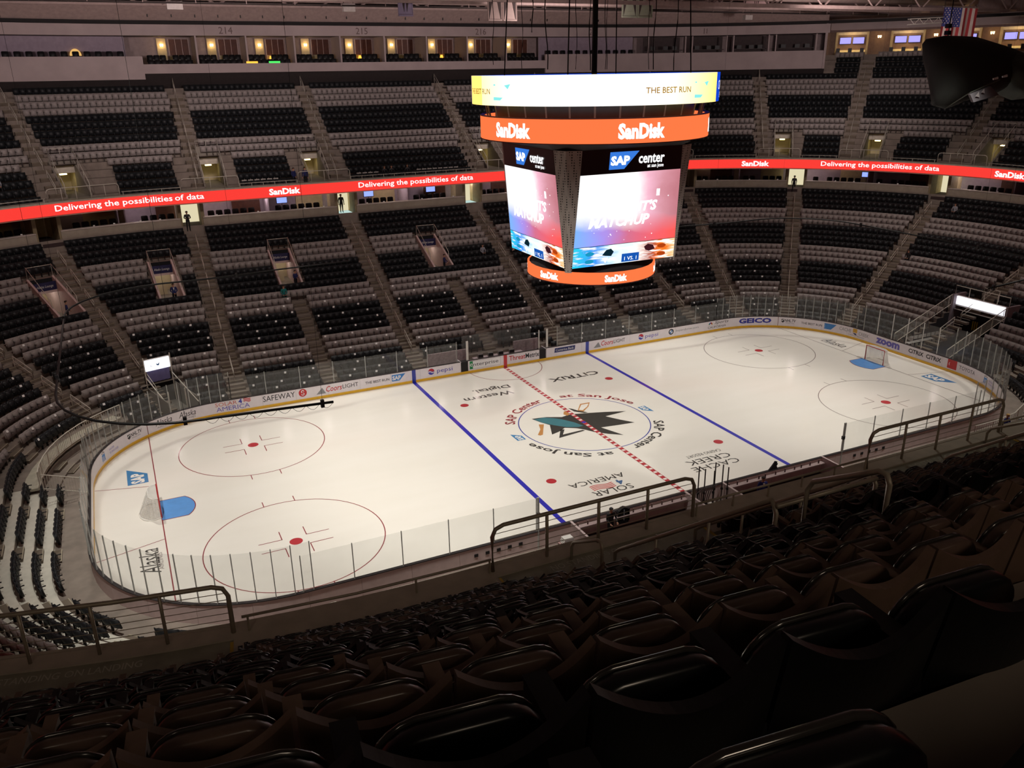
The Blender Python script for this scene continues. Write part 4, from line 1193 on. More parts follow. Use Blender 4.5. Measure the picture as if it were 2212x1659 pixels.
# boxes: partitions, window panels, sconces, chairs
press_chair = None; pn = 0
PCH = M('press_chair_black', '#121114', .6)
bx = np.linspace(-21.7, 20.9, 10)
for k in range(9):
    a, b = bx[k], bx[k + 1]; L = b - a
    for s in ((a,) if k else ()):
        gg = G(); gg.box((0, 0, 0), (.16, 3.6, 3.2), mat=F(s, 35.1, 24.7)); gg.build('wall_box_divider', WALLP, kind='structure')
    gg = G(); bar(gg, a + .3 * L, a + .48 * L, 36.8, 37.0, 23.1, 26.2); gg.build('wall_box_pillar', TAN, kind='structure')
    w = thing('box_window_%d' % (k + 1), 'brown-blinded window at the back of press box %d from the corner' % (k + 1), 'window', F(a + .73 * L, 36.9, 25.2)); w.name = 'box_window'
    for q in (-1, 0, 1): G().box((q * .62, 0, .15), (.58, .05, 1.5)).build('blind', BROWN, w)
    G().box((0, .04, -.8), (1.9, .06, .4)).build('pane', M('box_glass', '#b9a97f', .2), w)
    for q in (-1.5, -.5, .5, 1.5): G().box((q * .62, -.02, .1), (.04, .06, 1.7)).build('mullion', VPINK, w)
    t = thing('wall_sconce', 'lit double sconce on the pale pillar of press box %s from the corner' % nth(k + 1), 'lamp', F(a + .39 * L, 36.65, 25.55))
    for sx in (-.09, .09): G().tube([(sx, 0, -.1), (sx, 0, .12)], [.05, .08], 8).build('shade', LAMP, t)
    G().box((0, .08, 0), (.28, .06, .06)).build('bracket', BLACK, t)
    l = bpy.data.lights.new('sconce_light', 'POINT'); l.energy = 9; l.color = (1, .75, .4); l.shadow_soft_size = .1
    lo = bpy.data.objects.new('sconce_light', l); COL.objects.link(lo); lo.location = P3(a + .39 * L, 36.35, 25.5)
    if k in (2, 4, 6):
        t = thing('desk_lamp', 'orange-lit doorway lamp in press box %s from the corner' % nth(k + 1), 'lamp', F(a + .6 * L, 36.4, 24.3))
        G().tube([(0, 0, -.2), (0, 0, .2)], [.22, .12], 10).build('shade', emit('amber_glow', '#ffae40', 2.0), t); G().tube([(0, 0, -.8), (0, 0, -.2)], .04).build('stem', BLACK, t)
    for row, (d, z) in enumerate(((34.6, 23.55), (33.75, 23.1))):
        for q in range(7):
            if q == 3 and row == 0: continue
            s = a + .5 + q * (L - 1) / 6.4; lab = 'black tip-up chair in press box %s from the corner, %s row, %s seat' % (nth(k + 1), 'back' if row == 0 else 'front', nth(q + 1))
            if press_chair is None: press_chair = chair_proto('press_chair', lab, PCH); press_chair.matrix_basis = F(s, d, z); tag(press_chair, group='press level chairs')
            else: dup(press_chair, F(s, d, z), lab)
    gg = G(); t = thing('box_rail', 'thin rail between the chair rows of press box %s from the corner' % nth(k + 1), 'railing', F((a + b) / 2, 34.2, 23.1), 'press box rails')
    G().tube([(-L * .4, 0, 1.05), (L * .4, 0, 1.05)], .02).build('top_rail', RAIL, t)
    for q in (-1, 0, 1): G().tube([(q * L * .4, 0, 0), (q * L * .4, 0, 1.05)], .02).build('post', RAIL, t)
for nm, col, s in (('orange', '#ffb640', -11.9), ('green', '#46e05c', -9.7)):
    t = thing('lit_sign', 'small %s-lit strip sign on the press ledge' % nm, 'sign', F(s, 33.1, 23.85)); G().box((0, 0, 0), (1.1, .1, .2)).build('light_face', emit('sign_' + nm, col, 1.6), t); G().box((0, .1, -.04), (1.15, .1, .16)).build('housing', BLACK, t)
# left and right blank boxes: chairs along a desk
for (s0, s1, z) in ((-27.2, -22.2, 24.0), (21.4, 24.2, 23.9)):
    cs = row_seats(s0, s1, 34.2, z, .95)
    for k, s in enumerate(cs): dup(press_chair, F(s, 34.2, z - .1), 'black chair behind the blank press wall on the %s, %s along' % ('scoreboard side' if s > 0 else 'corner side', nth(k + 1)))
    wallbar('wall_desk', s0, s1, 35.6, 35.7, 23.1, 26.3, LAV)
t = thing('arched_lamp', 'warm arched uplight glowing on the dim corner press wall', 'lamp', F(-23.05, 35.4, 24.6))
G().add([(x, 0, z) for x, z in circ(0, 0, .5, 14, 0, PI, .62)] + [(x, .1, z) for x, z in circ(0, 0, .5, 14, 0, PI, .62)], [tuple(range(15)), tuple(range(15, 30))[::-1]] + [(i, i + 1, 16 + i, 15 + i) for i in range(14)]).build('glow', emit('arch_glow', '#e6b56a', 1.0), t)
G().box((0, 0, -.06), (1.0, .2, .1)).build('base', BLACK, t)
for k, (a, b) in enumerate(((24.4, 25.4), (25.5, 26.4), (26.5, 27.4), (27.5, 28.5))):
    w = thing('press_window', 'open press-box window in the wall right of the scoreboard, %s of four' % nth(k + 1), 'window', F((a + b) / 2, DF + .1, 25.3))
    W = (b - a) * stretch(a, DF) * .93
    for sx in (-1, 1): G().box((sx * W / 2, 0, .02), (.14, .22, 1.85)).build('mullion', WALLP, w)
    G().box((0, 1.2, -.55), (W * .95, .7, .06)).build('desk', M('press_desk', '#4a3d3b', .6), w)
    for q in (-.3, .05, .3): G().box((q * W, 1.3, -.3), (.55, .05, .4)).build('monitor', BLACK, w)
    G().box((0, 2.5, 0), (W, .1, 1.8)).build('back_board', M('press_back_dark', '#4b4040', .8), w)
# ---- bars at the back of the right-hand corner
wallbar('floor_concourse', 28.7, 46, 35.9, 41, 23.0, 23.35, M('concourse_floor', '#4b3b33', .8))
wallbar('wall_concourse', 28.7, 46, 40.0, 40.2, 23.3, 28, M('concourse_wall', '#8d7363', .8))
for k, s in enumerate((29.2, 30.3, 31.35, 32.35)):
    t = thing('bar_counter', 'lit bar with two blue screens at the back of the upper corner, %s from the press wall' % nth(k + 1), 'bar', F(s, 39.6, 23.35))
    G().box((0, 0, 1.0), (3.2, .5, .25)).build('counter', M('bar_counter_glow', '#e8c27a', .5, emis=.5), t)
    G().box((0, .2, .5), (3.2, .3, .8)).build('front', BROWN, t)
    for sx in (-.75, .75):
        o = G().box((sx, .2, 2.2), (1.35, .08, .8)).build('screen_bezel', BLACK, t)
        G().box((sx, .14, 2.2), (1.25, .04, .7)).build('screen', emit('bar_screen', '#9a92e8', 1.5), o)
    for sx in (-1.75, 1.75): G().box((sx, .1, 1.7), (.25, .3, 3.2)).build('column', TAN, t)
    G().box((0, .1, 3.0), (3.3, .3, .3)).build('soffit_light', M('bar_soffit', '#c9b596', .6, emis=.12), t)
    l = bpy.data.lights.new('bar_light', 'POINT'); l.energy = 60; l.color = (1, .72, .38); l.shadow_soft_size = .2
    lo = bpy.data.objects.new('bar_light', l); COL.objects.link(lo); lo.location = P3(s, 38.6, 25.8)
    for q in range(3):
        st = thing('bar_stool', 'tall bar stool by the upper corner bar %s from the press wall, %s along' % (nth(k + 1), nth(q + 1)), 'stool', F(s - .25 + q * .25, 37.4, 23.35), 'bar stools in the upper corner')
        G().box((0, 0, .78), (.42, .42, .06)).build('seat', BLACK, st); G().box((0, -.2, 1.05), (.42, .05, .5)).build('backrest', BLACK, st)
        for lx in (-.17, .17):
            for ly in (-.17, .17): G().tube([(lx, ly, 0), (lx, ly, .78)], .02, 4).build('leg', BLACK, st)
    w = thing('wall_sconce', 'warm sconce beside the upper corner bar %s from the press wall' % nth(k + 1), 'lamp', F(s + .55, 39.2, 25.9))
    for sx in (-.12, .12): G().tube([(sx, 0, -.12), (sx, 0, .14)], [.06, .1], 8).build('shade', LAMP, w)
    G().box((0, .1, 0), (.4, .06, .08)).build('bracket', BLACK, w)

# ================================================================== ROOF
CEIL = M('ceiling_deck', '#837271', .9, var=.12, scale=.4)
TRUSS = M('truss_paint', '#b49d97', .7, var=.1)
gg = G(); gg.hexa([(-75, -62, 31.6), (85, -62, 31.6), (85, 62, 31.6), (-75, 62, 31.6), (-75, -62, 31.9), (85, -62, 31.9), (85, 62, 31.9), (-75, 62, 31.9)]); gg.build('ceiling', CEIL, kind='structure')
wallbar('wall_upper', -42, 46, 38.5, 38.8, 26.5, 31.6, M('upper_wall', '#7d6b69', .9))
# sloped white beam that runs just above the press fascia with short hangers
gg = G(); sweep(gg, -40, 28.7, [(31.6, 28.9), (33.2, 27.62), (33.4, 27.75), (31.8, 29.05)], 0, True, 1.0)
rim = gg.build('trim_roof_edge', TRUSS, kind='structure')
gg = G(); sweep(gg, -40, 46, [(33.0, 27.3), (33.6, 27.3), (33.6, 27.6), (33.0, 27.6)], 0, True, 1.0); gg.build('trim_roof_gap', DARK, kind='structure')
for k in range(22):
    s = -21 + k * 2.1; G().box((0, 0, 0), (.08, .08, .35), mat=F(s, 32.6, 28.05)).build('hanger', BLACK, rim)
def truss(y, x0, x1, z0, z1, nbay, word):
    t = thing('roof_truss', 'pale steel roof truss %s' % word, 'truss', Matrix.Translation((0, y, 0)), 'roof trusses')
    G().box(((x0 + x1) / 2, 0, z0), (x1 - x0, .3, .3)).build('bottom_chord', TRUSS, t)
    G().box(((x0 + x1) / 2, 0, z1), (x1 - x0, .3, .3)).build('top_chord', TRUSS, t)
    for k in range(nbay):
        a, b = x0 + (x1 - x0) * k / nbay, x0 + (x1 - x0) * (k + 1) / nbay; m = (a + b) / 2
        G().tube([(a, 0, z0), (m, 0, z1)], .09, 4).build('brace', TRUSS, t); G().tube([(m, 0, z1), (b, 0, z0)], .09, 4).build('brace', TRUSS, t)
for y, z0, z1, w in ((42, 28.75, 30.6, 'nearest the far press level'), (36, 29.0, 31.0, 'second from the press level'), (29, 28.4, 30.9, 'third from the press level'), (21, 28.0, 30.8, 'fourth from the press level')):
    truss(y, -55, 78, z0, z1, 20, w)
for k, x in enumerate((-48, -34, -20, -6, 8, 22, 36, 50, 64)):
    t = thing('roof_girder', 'pale cross girder running up under the roof, %s from the corner' % nth(k + 1), 'girder', Matrix.Translation((x, 0, 0)), 'roof cross girders')
    G().box((0, 33, 29.9), (.3, 26, .5)).build('web', TRUSS, t); G().box((0, 33, 29.62), (.6, 26, .08)).build('flange', TRUSS, t)
    for y in (24.5, 33, 40): G().tube([(0, y, 28.6), (4, y + 3, 30.8)], .08, 4).build('brace', TRUSS, t)
for k, (y, z, r) in enumerate(((39, 29.3, .45), (25, 29.2, .5))):
    t = thing('air_duct', 'long round air duct hung below the roof, %s of two' % nth(k + 1), 'duct'); G().tube([(-55, y, z), (78, y, z)], r, 10).build('duct_run', TRUSS, t, True)
    for x in range(-50, 78, 9): G().tube([(x, y, z - r - .02), (x, y, 31.5)], .03, 4).build('hanger_rod', BLACK, t)
gg = G(); t = thing('catwalk', 'dark maintenance catwalk hung under the roof trusses', 'catwalk'); G().box((10, 33, 28.25), (130, .9, .1)).build('deck', M('catwalk_dark', '#3d3331', .8), t)
for sy in (-.45, .45): G().box((10, 33 + sy, 29.2), (130, .05, .05)).build('side_rail', TRUSS, t)
for x in range(-54, 74, 4): G().box((x, 32.55, 28.7), (.05, .05, 1.0)).build('upright', TRUSS, t)
# hung white boxes (lamps, speakers) and the banners
def at(u, v, y):
    m = cam.matrix_world; r = m.to_3x3() @ Vector(((u - 1106) / 1806, -(v - 829.5) / 1806, -1)); o = m.translation
    return o + r * ((y - o.y) / r.y)
for k, (u, v, w_, h_) in enumerate(((377, 12, 1.25, .62), (753, 17, 1.1, .65), (1615, 38, 1.0, .5), (1945, 28, 1.0, .5))):
    p = at(u, v, 35); t = thing('hanging_lamp', 'white box lamp hung from the roof, %s from the corner' % nth(k + 1), 'lamp', Matrix.Translation(p), 'white boxes hung under the roof')
    G().box((0, 0, 0), (w_, .5, h_)).build('housing', M('panel_white', '#cfc6c0', .6), t)
    for sx in (-.4, .4): G().tube([(sx * w_, 0, h_ / 2), (sx * w_, 0, 31.5 - p.z)], .02, 4).build('hanger_rod', BLACK, t)
def banner(u0, u1, vb, y, col, word, pair=True):
    p0, p1 = at(u0, vb, y), at(u1, vb, y); W = p1.x - p0.x; H = 2.6
    t = thing('hanging_banner', 'banner frame with triangle pattern hung from the roof, %s' % word, 'banner', Matrix.Translation(((p0.x + p1.x) / 2, y, p0.z)))
    mt = M('banner_' + col.strip('#'), col, .8, var=.05); n_ = 2 if pair else 1
    for q in range(n_):
        w1 = W / n_ * .92; cx = (-.5 * (n_ - 1) + q) * W / n_
        G().box((cx, 0, H / 2), (w1, .06, H)).build('cloth', mt, t)
        G().prism([(-w1 * .44, H * .96), (w1 * .44, H * .96), (w1 * .1, .35), (0, H * .62), (-w1 * .1, .35)] if not pair else [(-w1 * .42, .15), (-w1 * .42, H * .95), (-.02, H * .95)], .03, lambda x, z, h: (cx + x, -.04 - h, z)).build('dark_triangle', M('banner_dark', '#4b3f3d', .8), t)
        if pair: G().prism([(w1 * .42, .15), (w1 * .42, H * .95), (.02, H * .95)], .03, lambda x, z, h: (cx + x, -.04 - h, z)).build('dark_triangle', MATS['banner_dark'], t)
        for sx in (-1, 1): G().box((cx + sx * w1 / 2, -.02, H / 2), (.06, .1, H)).build('frame_edge', mt, t)
        G().box((cx, -.05, .06), (w1, .12, .12)).build('bottom_bar', mt, t)
    for sx in (-.4, .4): G().tube([(sx * W, 0, H), (sx * W, 0, 31.5 - p0.z)], .02, 4).build('hanger_rod', BLACK, t)
banner(860, 893, 35, 30, '#a79bb8', 'lilac, seen edge-on above section 215', False)
banner(1053, 1117, 45, 26, '#c0aaa2', 'pinkish pair left of the scoreboard cables')
banner(1342, 1409, 38, 26, '#aab09a', 'greenish pair right of the scoreboard cables')
banner(1605, 1660, 16, 26, '#b89a98', 'dim pink pair towards the right-hand press windows')

# ================================================================== SCOREBOARD
CX, CY = .21, -.13
sb = thing('scoreboard', 'centre-hung scoreboard with lit rings and tapering video screens over centre ice', 'scoreboard', Matrix.Translation((CX, CY, 0)))
A0 = math.radians(-120.39)          # direction of the photographer's seat, angles on the rings are measured from it
def on_ring(r, z):
    return lambda x, y: (r * math.cos(A0 + x / r), r * math.sin(A0 + x / r), z + y)
def ring(name, r, z0, z1, a0, a1, mat, th=.25, n=48):
    gg = G(); vs = []; fs = []
    for k in range(n + 1):
        a = A0 + a0 + (a1 - a0) * k / n; c, s = math.cos(a), math.sin(a)
        vs += [(r * c, r * s, z0), (r * c, r * s, z1), ((r - th) * c, (r - th) * s, z1), ((r - th) * c, (r - th) * s, z0)]
    for k in range(n):
        for j in range(4): fs.append((4 * k + j, 4 * (k + 1) + j, 4 * (k + 1) + (j + 1) % 4, 4 * k + (j + 1) % 4))
    return gg.add(vs, fs).build(name, mat, sb, True)
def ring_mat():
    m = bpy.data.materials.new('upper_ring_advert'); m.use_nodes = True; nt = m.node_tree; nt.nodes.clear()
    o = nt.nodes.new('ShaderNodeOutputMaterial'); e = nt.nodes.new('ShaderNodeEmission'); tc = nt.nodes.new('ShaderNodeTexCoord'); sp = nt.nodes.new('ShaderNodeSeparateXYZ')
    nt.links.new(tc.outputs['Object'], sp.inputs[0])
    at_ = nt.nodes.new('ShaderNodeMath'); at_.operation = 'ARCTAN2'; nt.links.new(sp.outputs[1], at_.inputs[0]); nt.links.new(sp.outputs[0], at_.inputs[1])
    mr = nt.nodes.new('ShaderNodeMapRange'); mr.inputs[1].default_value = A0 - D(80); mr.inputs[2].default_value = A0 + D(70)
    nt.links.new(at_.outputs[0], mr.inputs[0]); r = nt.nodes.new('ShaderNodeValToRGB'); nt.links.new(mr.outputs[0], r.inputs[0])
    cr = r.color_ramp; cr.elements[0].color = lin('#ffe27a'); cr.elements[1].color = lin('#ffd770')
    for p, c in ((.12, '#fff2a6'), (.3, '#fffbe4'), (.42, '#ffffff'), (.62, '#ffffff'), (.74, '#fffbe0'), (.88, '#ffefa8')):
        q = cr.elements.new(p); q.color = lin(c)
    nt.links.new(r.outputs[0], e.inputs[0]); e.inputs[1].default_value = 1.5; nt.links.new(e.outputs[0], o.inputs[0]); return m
R1 = 7.27
ring('upper_ring_panel', R1, 20.87, 22.42, D(-79.5), D(69.5), ring_mat())
ring('upper_ring_blue_panel', R1, 20.87, 22.42, D(69.7), D(280.2), emit('ring_blue', '#1048e0', .9))
BRT = emit('ring_brown_lettering', '#b07a14', .8); CYN = emit('ring_cyan', '#8ef2f2', 1.0); ROYB = emit('ring_white', '#eef2ff', 1.2)
def ringtext(txt, r, z, amid, w, h, mat, **k):
    fn = on_ring(r + .012, z); return text('led_lettering', txt, lambda x, y: fn(math.radians(amid) * r + x, y), w, h, mat, sb, **k)
for a in (-63.5, 33.0):
    ringtext('THE BEST RUN', R1, 21.6, a, 2.95, .3, BRT, bold=.01)
    fn = on_ring(R1 + .012, 21.6); x0 = math.radians(a + 19.5) * R1
    gg = G(); gg.add([fn(x0 + x, y) for x, y in [(-.65, .38), (.75, .38), (.55, .12), (.3, .3), (-.65, .3)]], [(0, 1, 2, 3, 4)]); gg.add([fn(x0 + x, y) for x, y in [(-.65, -.45), (-.05, -.45), (.15, -.3), (-.65, -.28)]], [(0, 1, 2, 3)]); gg.build('led_emblem', CYN, sb)
ringtext('CACHE', R1, 21.75, 81.5, 2.2, .5, ROYB); ringtext('CREEK', R1, 21.2, 84, 1.5, .3, ROYB)
DRK = M('scoreboard_dark_steel', '#2a2021', .7, .2)
ring('inner_drum', 5.9, 19.9, 21.2, 0, 2 * PI, DRK)
for k in range(30):
    a = 2 * PI * k / 30; c, s = math.cos(a), math.sin(a); G().tube([(6.3 * c, 6.3 * s, 19.9), (6.5 * c, 6.5 * s, 21.0)], .05, 4).build('strut', M('scoreboard_strut', '#6d5a55', .6), sb)
R2 = 6.8
ring('red_ring_panel', R2, 18.95, 20.2, 0, 2 * PI, LEDO)
for a in (-41.8, 22.5, 87, -106): ringtext('SanDisk', R2, 19.57, a, 2.75, .82, LEDW, bold=.05)
ring('ring_edge', R2 + .02, 18.9, 18.95, 0, 2 * PI, M('ring_edge_red', '#5a1010', .6)); ring('ring_edge', R2 + .02, 20.2, 20.25, 0, 2 * PI, MATS['ring_edge_red'])
gg = G(); gg.add([(6.7 * math.cos(2 * PI * k / 32), 6.7 * math.sin(2 * PI * k / 32), 18.98) for k in range(32)], [tuple(range(32))]); gg.add([(7.1 * math.cos(2 * PI * k / 32), 7.1 * math.sin(2 * PI * k / 32), 22.38) for k in range(32)], [tuple(range(32))]); gg.build('ring_deck', DRK, sb)
# tapering body: four screens with chamfered perforated corner columns
def oct_(a, c, z): return [(-a + c, -a, z), (a - c, -a, z), (a, -a + c, z), (a, a - c, z), (a - c, a, z), (-a + c, a, z), (-a, a - c, z), (-a, -a + c, z)]
AT, AB, ZT, ZB = 4.5, 3.85, 18.5, 11.85
def half(z): return AB + (AT - AB) * (z - ZB) / (ZT - ZB)
def chamf(z): return .3 + (1.18 - .3) * (z - ZB) / (ZT - ZB)
gg = G(); a, b = oct_(AB - .05, .3, ZB), oct_(AT - .05, 1.18, ZT); gg.add(a + b, [tuple(range(8))[::-1], tuple(range(8, 16))] + [(i, (i + 1) % 8, 8 + (i + 1) % 8, 8 + i) for i in range(8)]); gg.build('body', DRK, sb)
gg = G(); a, b = oct_(AT, 1.18, ZT), oct_(5.2, 1.4, 18.95); gg.add(a + b, [(i, (i + 1) % 8, 8 + (i + 1) % 8, 8 + i) for i in range(8)]); gg.build('collar', DRK, sb)
def perf_mat():
    m = M('perforated_grey_metal', '#a89e98', .5, .1, var=.08); nt = m.node_tree
    b = nt.nodes['Principled BSDF']; v = nt.nodes.new('ShaderNodeTexVoronoi'); v.inputs['Scale'].default_value = 7; v.inputs['Randomness'].default_value = 0
    tc = nt.nodes.new('ShaderNodeTexCoord'); nt.links.new(tc.outputs['Object'], v.inputs['Vector'])
    mr = nt.nodes.new('ShaderNodeMapRange'); mr.inputs[1].default_value = .25; mr.inputs[2].default_value = .35; nt.links.new(v.outputs['Distance'], mr.inputs[0])
    src = b.inputs['Base Color'].links[0].from_socket
    mx = nt.nodes.new('ShaderNodeMix'); mx.data_type = 'RGBA'; mx.inputs[6].default_value = (.02, .02, .02, 1); nt.links.new(mr.outputs[0], mx.inputs[0]); nt.links.new(src, mx.inputs[7]); nt.links.new(mx.outputs[2], b.inputs['Base Color']); return m
PERF = perf_mat()
for k in range(4):
    Rz = Matrix.Rotation(k * PI / 2, 4, 'Z')
    p = [(-AT, -AT + 1.18, ZT), (-AT + 1.18, -AT, ZT), (-AB + .3, -AB, ZB - .25), (-AB, -AB + .3, ZB - .25)]
    mid_t, mid_b = (-AT + .3, -AT + .3, ZT), (-AB + .12, -AB + .12, ZB - .25)
    gg = G(); gg.add([Rz @ Vector(q) for q in (p[0], mid_t, p[1], p[2], mid_b, p[3])], [(0, 1, 4, 5), (1, 2, 3, 4)]); gg.build('corner_column', PERF, sb)
def face(k, off=.02):
    """map (u in -1..1 across the face, z) of video face k (0: towards the near side, 3: towards the left end)"""
    Rz = Matrix.Rotation(k * PI / 2, 4, 'Z')
    def fn(u, z):
        w = half(z) - chamf(z); return Rz @ Vector((u * w, -half(z) - off, z))
    return fn
def uvface(name, fn, u0, u1, z0, z1, mat, parent=None):
    me = bpy.data.meshes.new(name); me.from_pydata([fn(u0, z0), fn(u1, z0), fn(u1, z1), fn(u0, z1)], [], [(0, 1, 2, 3)]); me.materials.append(mat)
    uv = me.uv_layers.new(name='UVMap')
    for i, c in enumerate(((0, 0), (1, 0), (1, 1), (0, 1))): uv.data[i].uv = c
    return link(name, me, parent or sb)
def screen_mat(kind):
    m = bpy.data.materials.new('video_screen_' + kind); m.use_nodes = True; nt = m.node_tree; nt.nodes.clear(); N = nt.nodes.new
    o = N('ShaderNodeOutputMaterial'); e = N('ShaderNodeEmission'); nt.links.new(e.outputs[0], o.inputs[0])
    uv = N('ShaderNodeUVMap'); sp = N('ShaderNodeSeparateXYZ'); nt.links.new(uv.outputs[0], sp.inputs[0])
    def ramp(stops, src):
        r = N('ShaderNodeValToRGB'); nt.links.new(src, r.inputs[0]); cr = r.color_ramp
        cr.elements[0].position, cr.elements[0].color = stops[0][0], lin(stops[0][1]); cr.elements[1].position, cr.elements[1].color = stops[-1][0], lin(stops[-1][1])
        for p, c in stops[1:-1]: q = cr.elements.new(p); q.color = lin(c)
        return r.outputs[0]
    ns = N('ShaderNodeTexNoise'); ns.inputs['Scale'].default_value = 2.2; ns.inputs['Detail'].default_value = 6; nt.links.new(uv.outputs[0], ns.inputs['Vector'])
    def mth(op, a, b):
        q = N('ShaderNodeMath'); q.operation = op
        for i, x in enumerate((a, b)):
            if isinstance(x, (int, float)): q.inputs[i].default_value = x
            else: nt.links.new(x, q.inputs[i])
        return q.outputs[0]
    def mix(f, a, b):
        q = N('ShaderNodeMix'); q.data_type = 'RGBA'; nt.links.new(f, q.inputs[0]); nt.links.new(a, q.inputs[6]); nt.links.new(b, q.inputs[7]); return q.outputs[2]
    if kind == 'main':
        n2 = mth('MULTIPLY', mth('SUBTRACT', ns.outputs['Fac'], .5), .35)
        low = ramp([(0, '#7fb2ff'), (.25, '#a892ea'), (.5, '#d2708e'), (1, '#ff5a50')], mth('ADD', sp.outputs[0], n2))
        top = ramp([(0, '#ffffff'), (.55, '#ffffff'), (.68, '#f2b8cc'), (.85, '#d2909c'), (1, '#c07a84')], mth('ADD', sp.outputs[0], n2))
        diag = mth('ADD', mth('SUBTRACT', sp.outputs[1], mth('MULTIPLY', mth('SUBTRACT', .45, sp.outputs[0]), .12)), n2)
        f = N('ShaderNodeMapRange'); f.inputs[1].default_value = .16; f.inputs[2].default_value = .42; nt.links.new(diag, f.inputs[0])
        nt.links.new(mix(f.outputs[0], low, top), e.inputs[0]); e.inputs[1].default_value = 1.1
    else:
        ns.inputs['Scale'].default_value = 6
        base = ramp([(0, '#30c8e8'), (.18, '#3a8ff0'), (.4, '#e8ffff'), (.52, '#dff2ff'), (.62, '#fff2ea'), (.75, '#b04a30'), (.85, '#ff7a20'), (1, '#ffd8a0')], mth('ADD', sp.outputs[0], mth('MULTIPLY', mth('SUBTRACT', ns.outputs['Fac'], .5), .5)))
        f = N('ShaderNodeMapRange'); f.inputs[1].default_value = .5; f.inputs[2].default_value = .62; nt.links.new(ns.outputs['Fac'], f.inputs[0])
        wh = N('ShaderNodeRGB'); wh.outputs[0].default_value = (1, 1, 1, 1)
        nt.links.new(mix(f.outputs[0], base, wh.outputs[0]), e.inputs[0]); e.inputs[1].default_value = 1.15
    return m
SM, SL = screen_mat('main'), screen_mat('lower')
HEAD = M('screen_header_black', '#120d12', .35)
for k in range(4):
    fn = face(k); f2 = face(k, .035); f3 = face(k, .05)
    uvface('header_panel', fn, -1, 1, 17.15, ZT, HEAD)
    scr = uvface('video_screen', fn, -1, 1, 13.05, 17.15, SM)
    lo = uvface('lower_screen', fn, -1, 1, ZB, 13.02, SL)
    w = half(17.7) - chamf(17.7)
    mp = lambda x, y: f2(x / w, 17.85 + y); mp2 = lambda x, y: f3(x / w, 17.85 + y)
    shape('header_emblem', [[(-1.55 + .0, -.48), (-.55, -.48), (.38, .48), (-1.55, .48)]], mp, emit('emblem_blue', '#3f86f0', .85), sb)
    text('header_lettering', 'SAP', mp2, 1.25, .52, LEDW, sb, bold=.05, cx=-.85, cy=0)
    text('header_lettering', 'center', mp2, 1.75, .5, LEDW, sb, bold=.02, cx=1.25, cy=.02)
    text('header_lettering', 'at san jose', mp2, 1.1, .26, LEDW, sb, bold=.01, cx=1.55, cy=-.42)
    mm = lambda x, y: f2(x / w, 14.9 + y)
    text('screen_lettering', "TONIGHT'S", mm, 4.2, .62, LEDW, scr, shear=.2, bold=.04, cx=-.2, cy=.28)
    text('screen_lettering', 'MATCHUP', mm, 4.0, .62, LEDW, scr, shear=.2, bold=.04, cx=-.55, cy=-.5)
    text('screen_lettering', '1', mm, .22, .4, LEDW, scr, cx=1.9, cy=1.0)
    for q in range(26):
        x, y = random.uniform(-2.4, 2.7), random.uniform(-1.7, 1.4); shape('screen_spark', [circ(x, y, random.uniform(.015, .04), 5)], mm, LEDW, scr)
    ml = lambda x, y: f2(x / w, 12.4 + y)
    shape('lower_badge', [[(-.2, -.5), (.95, -.5), (.95, 0), (-.2, 0)]], ml, emit('badge_blue', '#1d62c8', .8), lo)
    text('screen_lettering', '1 VS. 1', lambda x, y: f3(x / w, 12.4 + y), .8, .22, LEDW, lo, cx=.38, cy=-.3)
    shape('lower_badge', [[(-1.5, .05), (-1.25, .35), (-.95, .4), (-.75, .2), (-.9, -.05), (-1.3, .0)]], ml, emit('badge_dark_teal', '#173f50', .4), lo)
    shape('lower_badge', [[(-1.5, -.1), (-1.25, -.45), (-1.1, -.1)]], ml, LEDW, lo)
    shape('lower_badge', [[(1.25, .3), (1.5, .45), (1.85, .35), (2.0, .1), (1.6, .0), (1.35, .1)]], ml, emit('badge_maroon', '#5a2630', .5), lo)
    for q in range(2): shape('lower_badge', [circ(2.45, .25 - .5 * q, .3, 14, ry=.13)], ml, emit('badge_orange', '#c84a14', .8), lo)
    for q in range(2): shape('lower_badge', [circ(-2.3, .2 - .45 * q, .28, 14, ry=.13)], ml, emit('badge_cyan', '#1fa8d8', .8), lo)
R3 = 4.05
ring('bottom_ring_panel', R3, 10.65, 11.35, 0, 2 * PI, LEDO)
ring('ring_edge', R3 + .02, 10.6, 10.65, 0, 2 * PI, MATS['ring_edge_red'])
for a in (-39, 22, 83, -100): ringtext('SanDisk', R3, 11.0, a, 1.45, .44, LEDW, bold=.05)
gg = G(); n = 32
gg.add([(3.95 * math.cos(2 * PI * k / n), 3.95 * math.sin(2 * PI * k / n), 11.33) for k in range(n)] + [(3.4 * math.cos(2 * PI * k / n), 3.4 * math.sin(2 * PI * k / n), 11.85) for k in range(n)], [(i, (i + 1) % n, n + (i + 1) % n, n + i) for i in range(n)]); gg.add([(3.9 * math.cos(2 * PI * k / n), 3.9 * math.sin(2 * PI * k / n), 10.68) for k in range(n)], [tuple(range(n))[::-1]]); gg.build('bottom_skirt', DRK, sb)
for x, y in ((-4, -4), (4, -4), (4, 4), (-4, 4), (0, 0)): G().tube([(x, y, 22.4), (x * .9, y * .9, 31.6)], .16 if (x, y) == (0, 0) else .035, 6).build('support_cable', CONDUIT, sb)
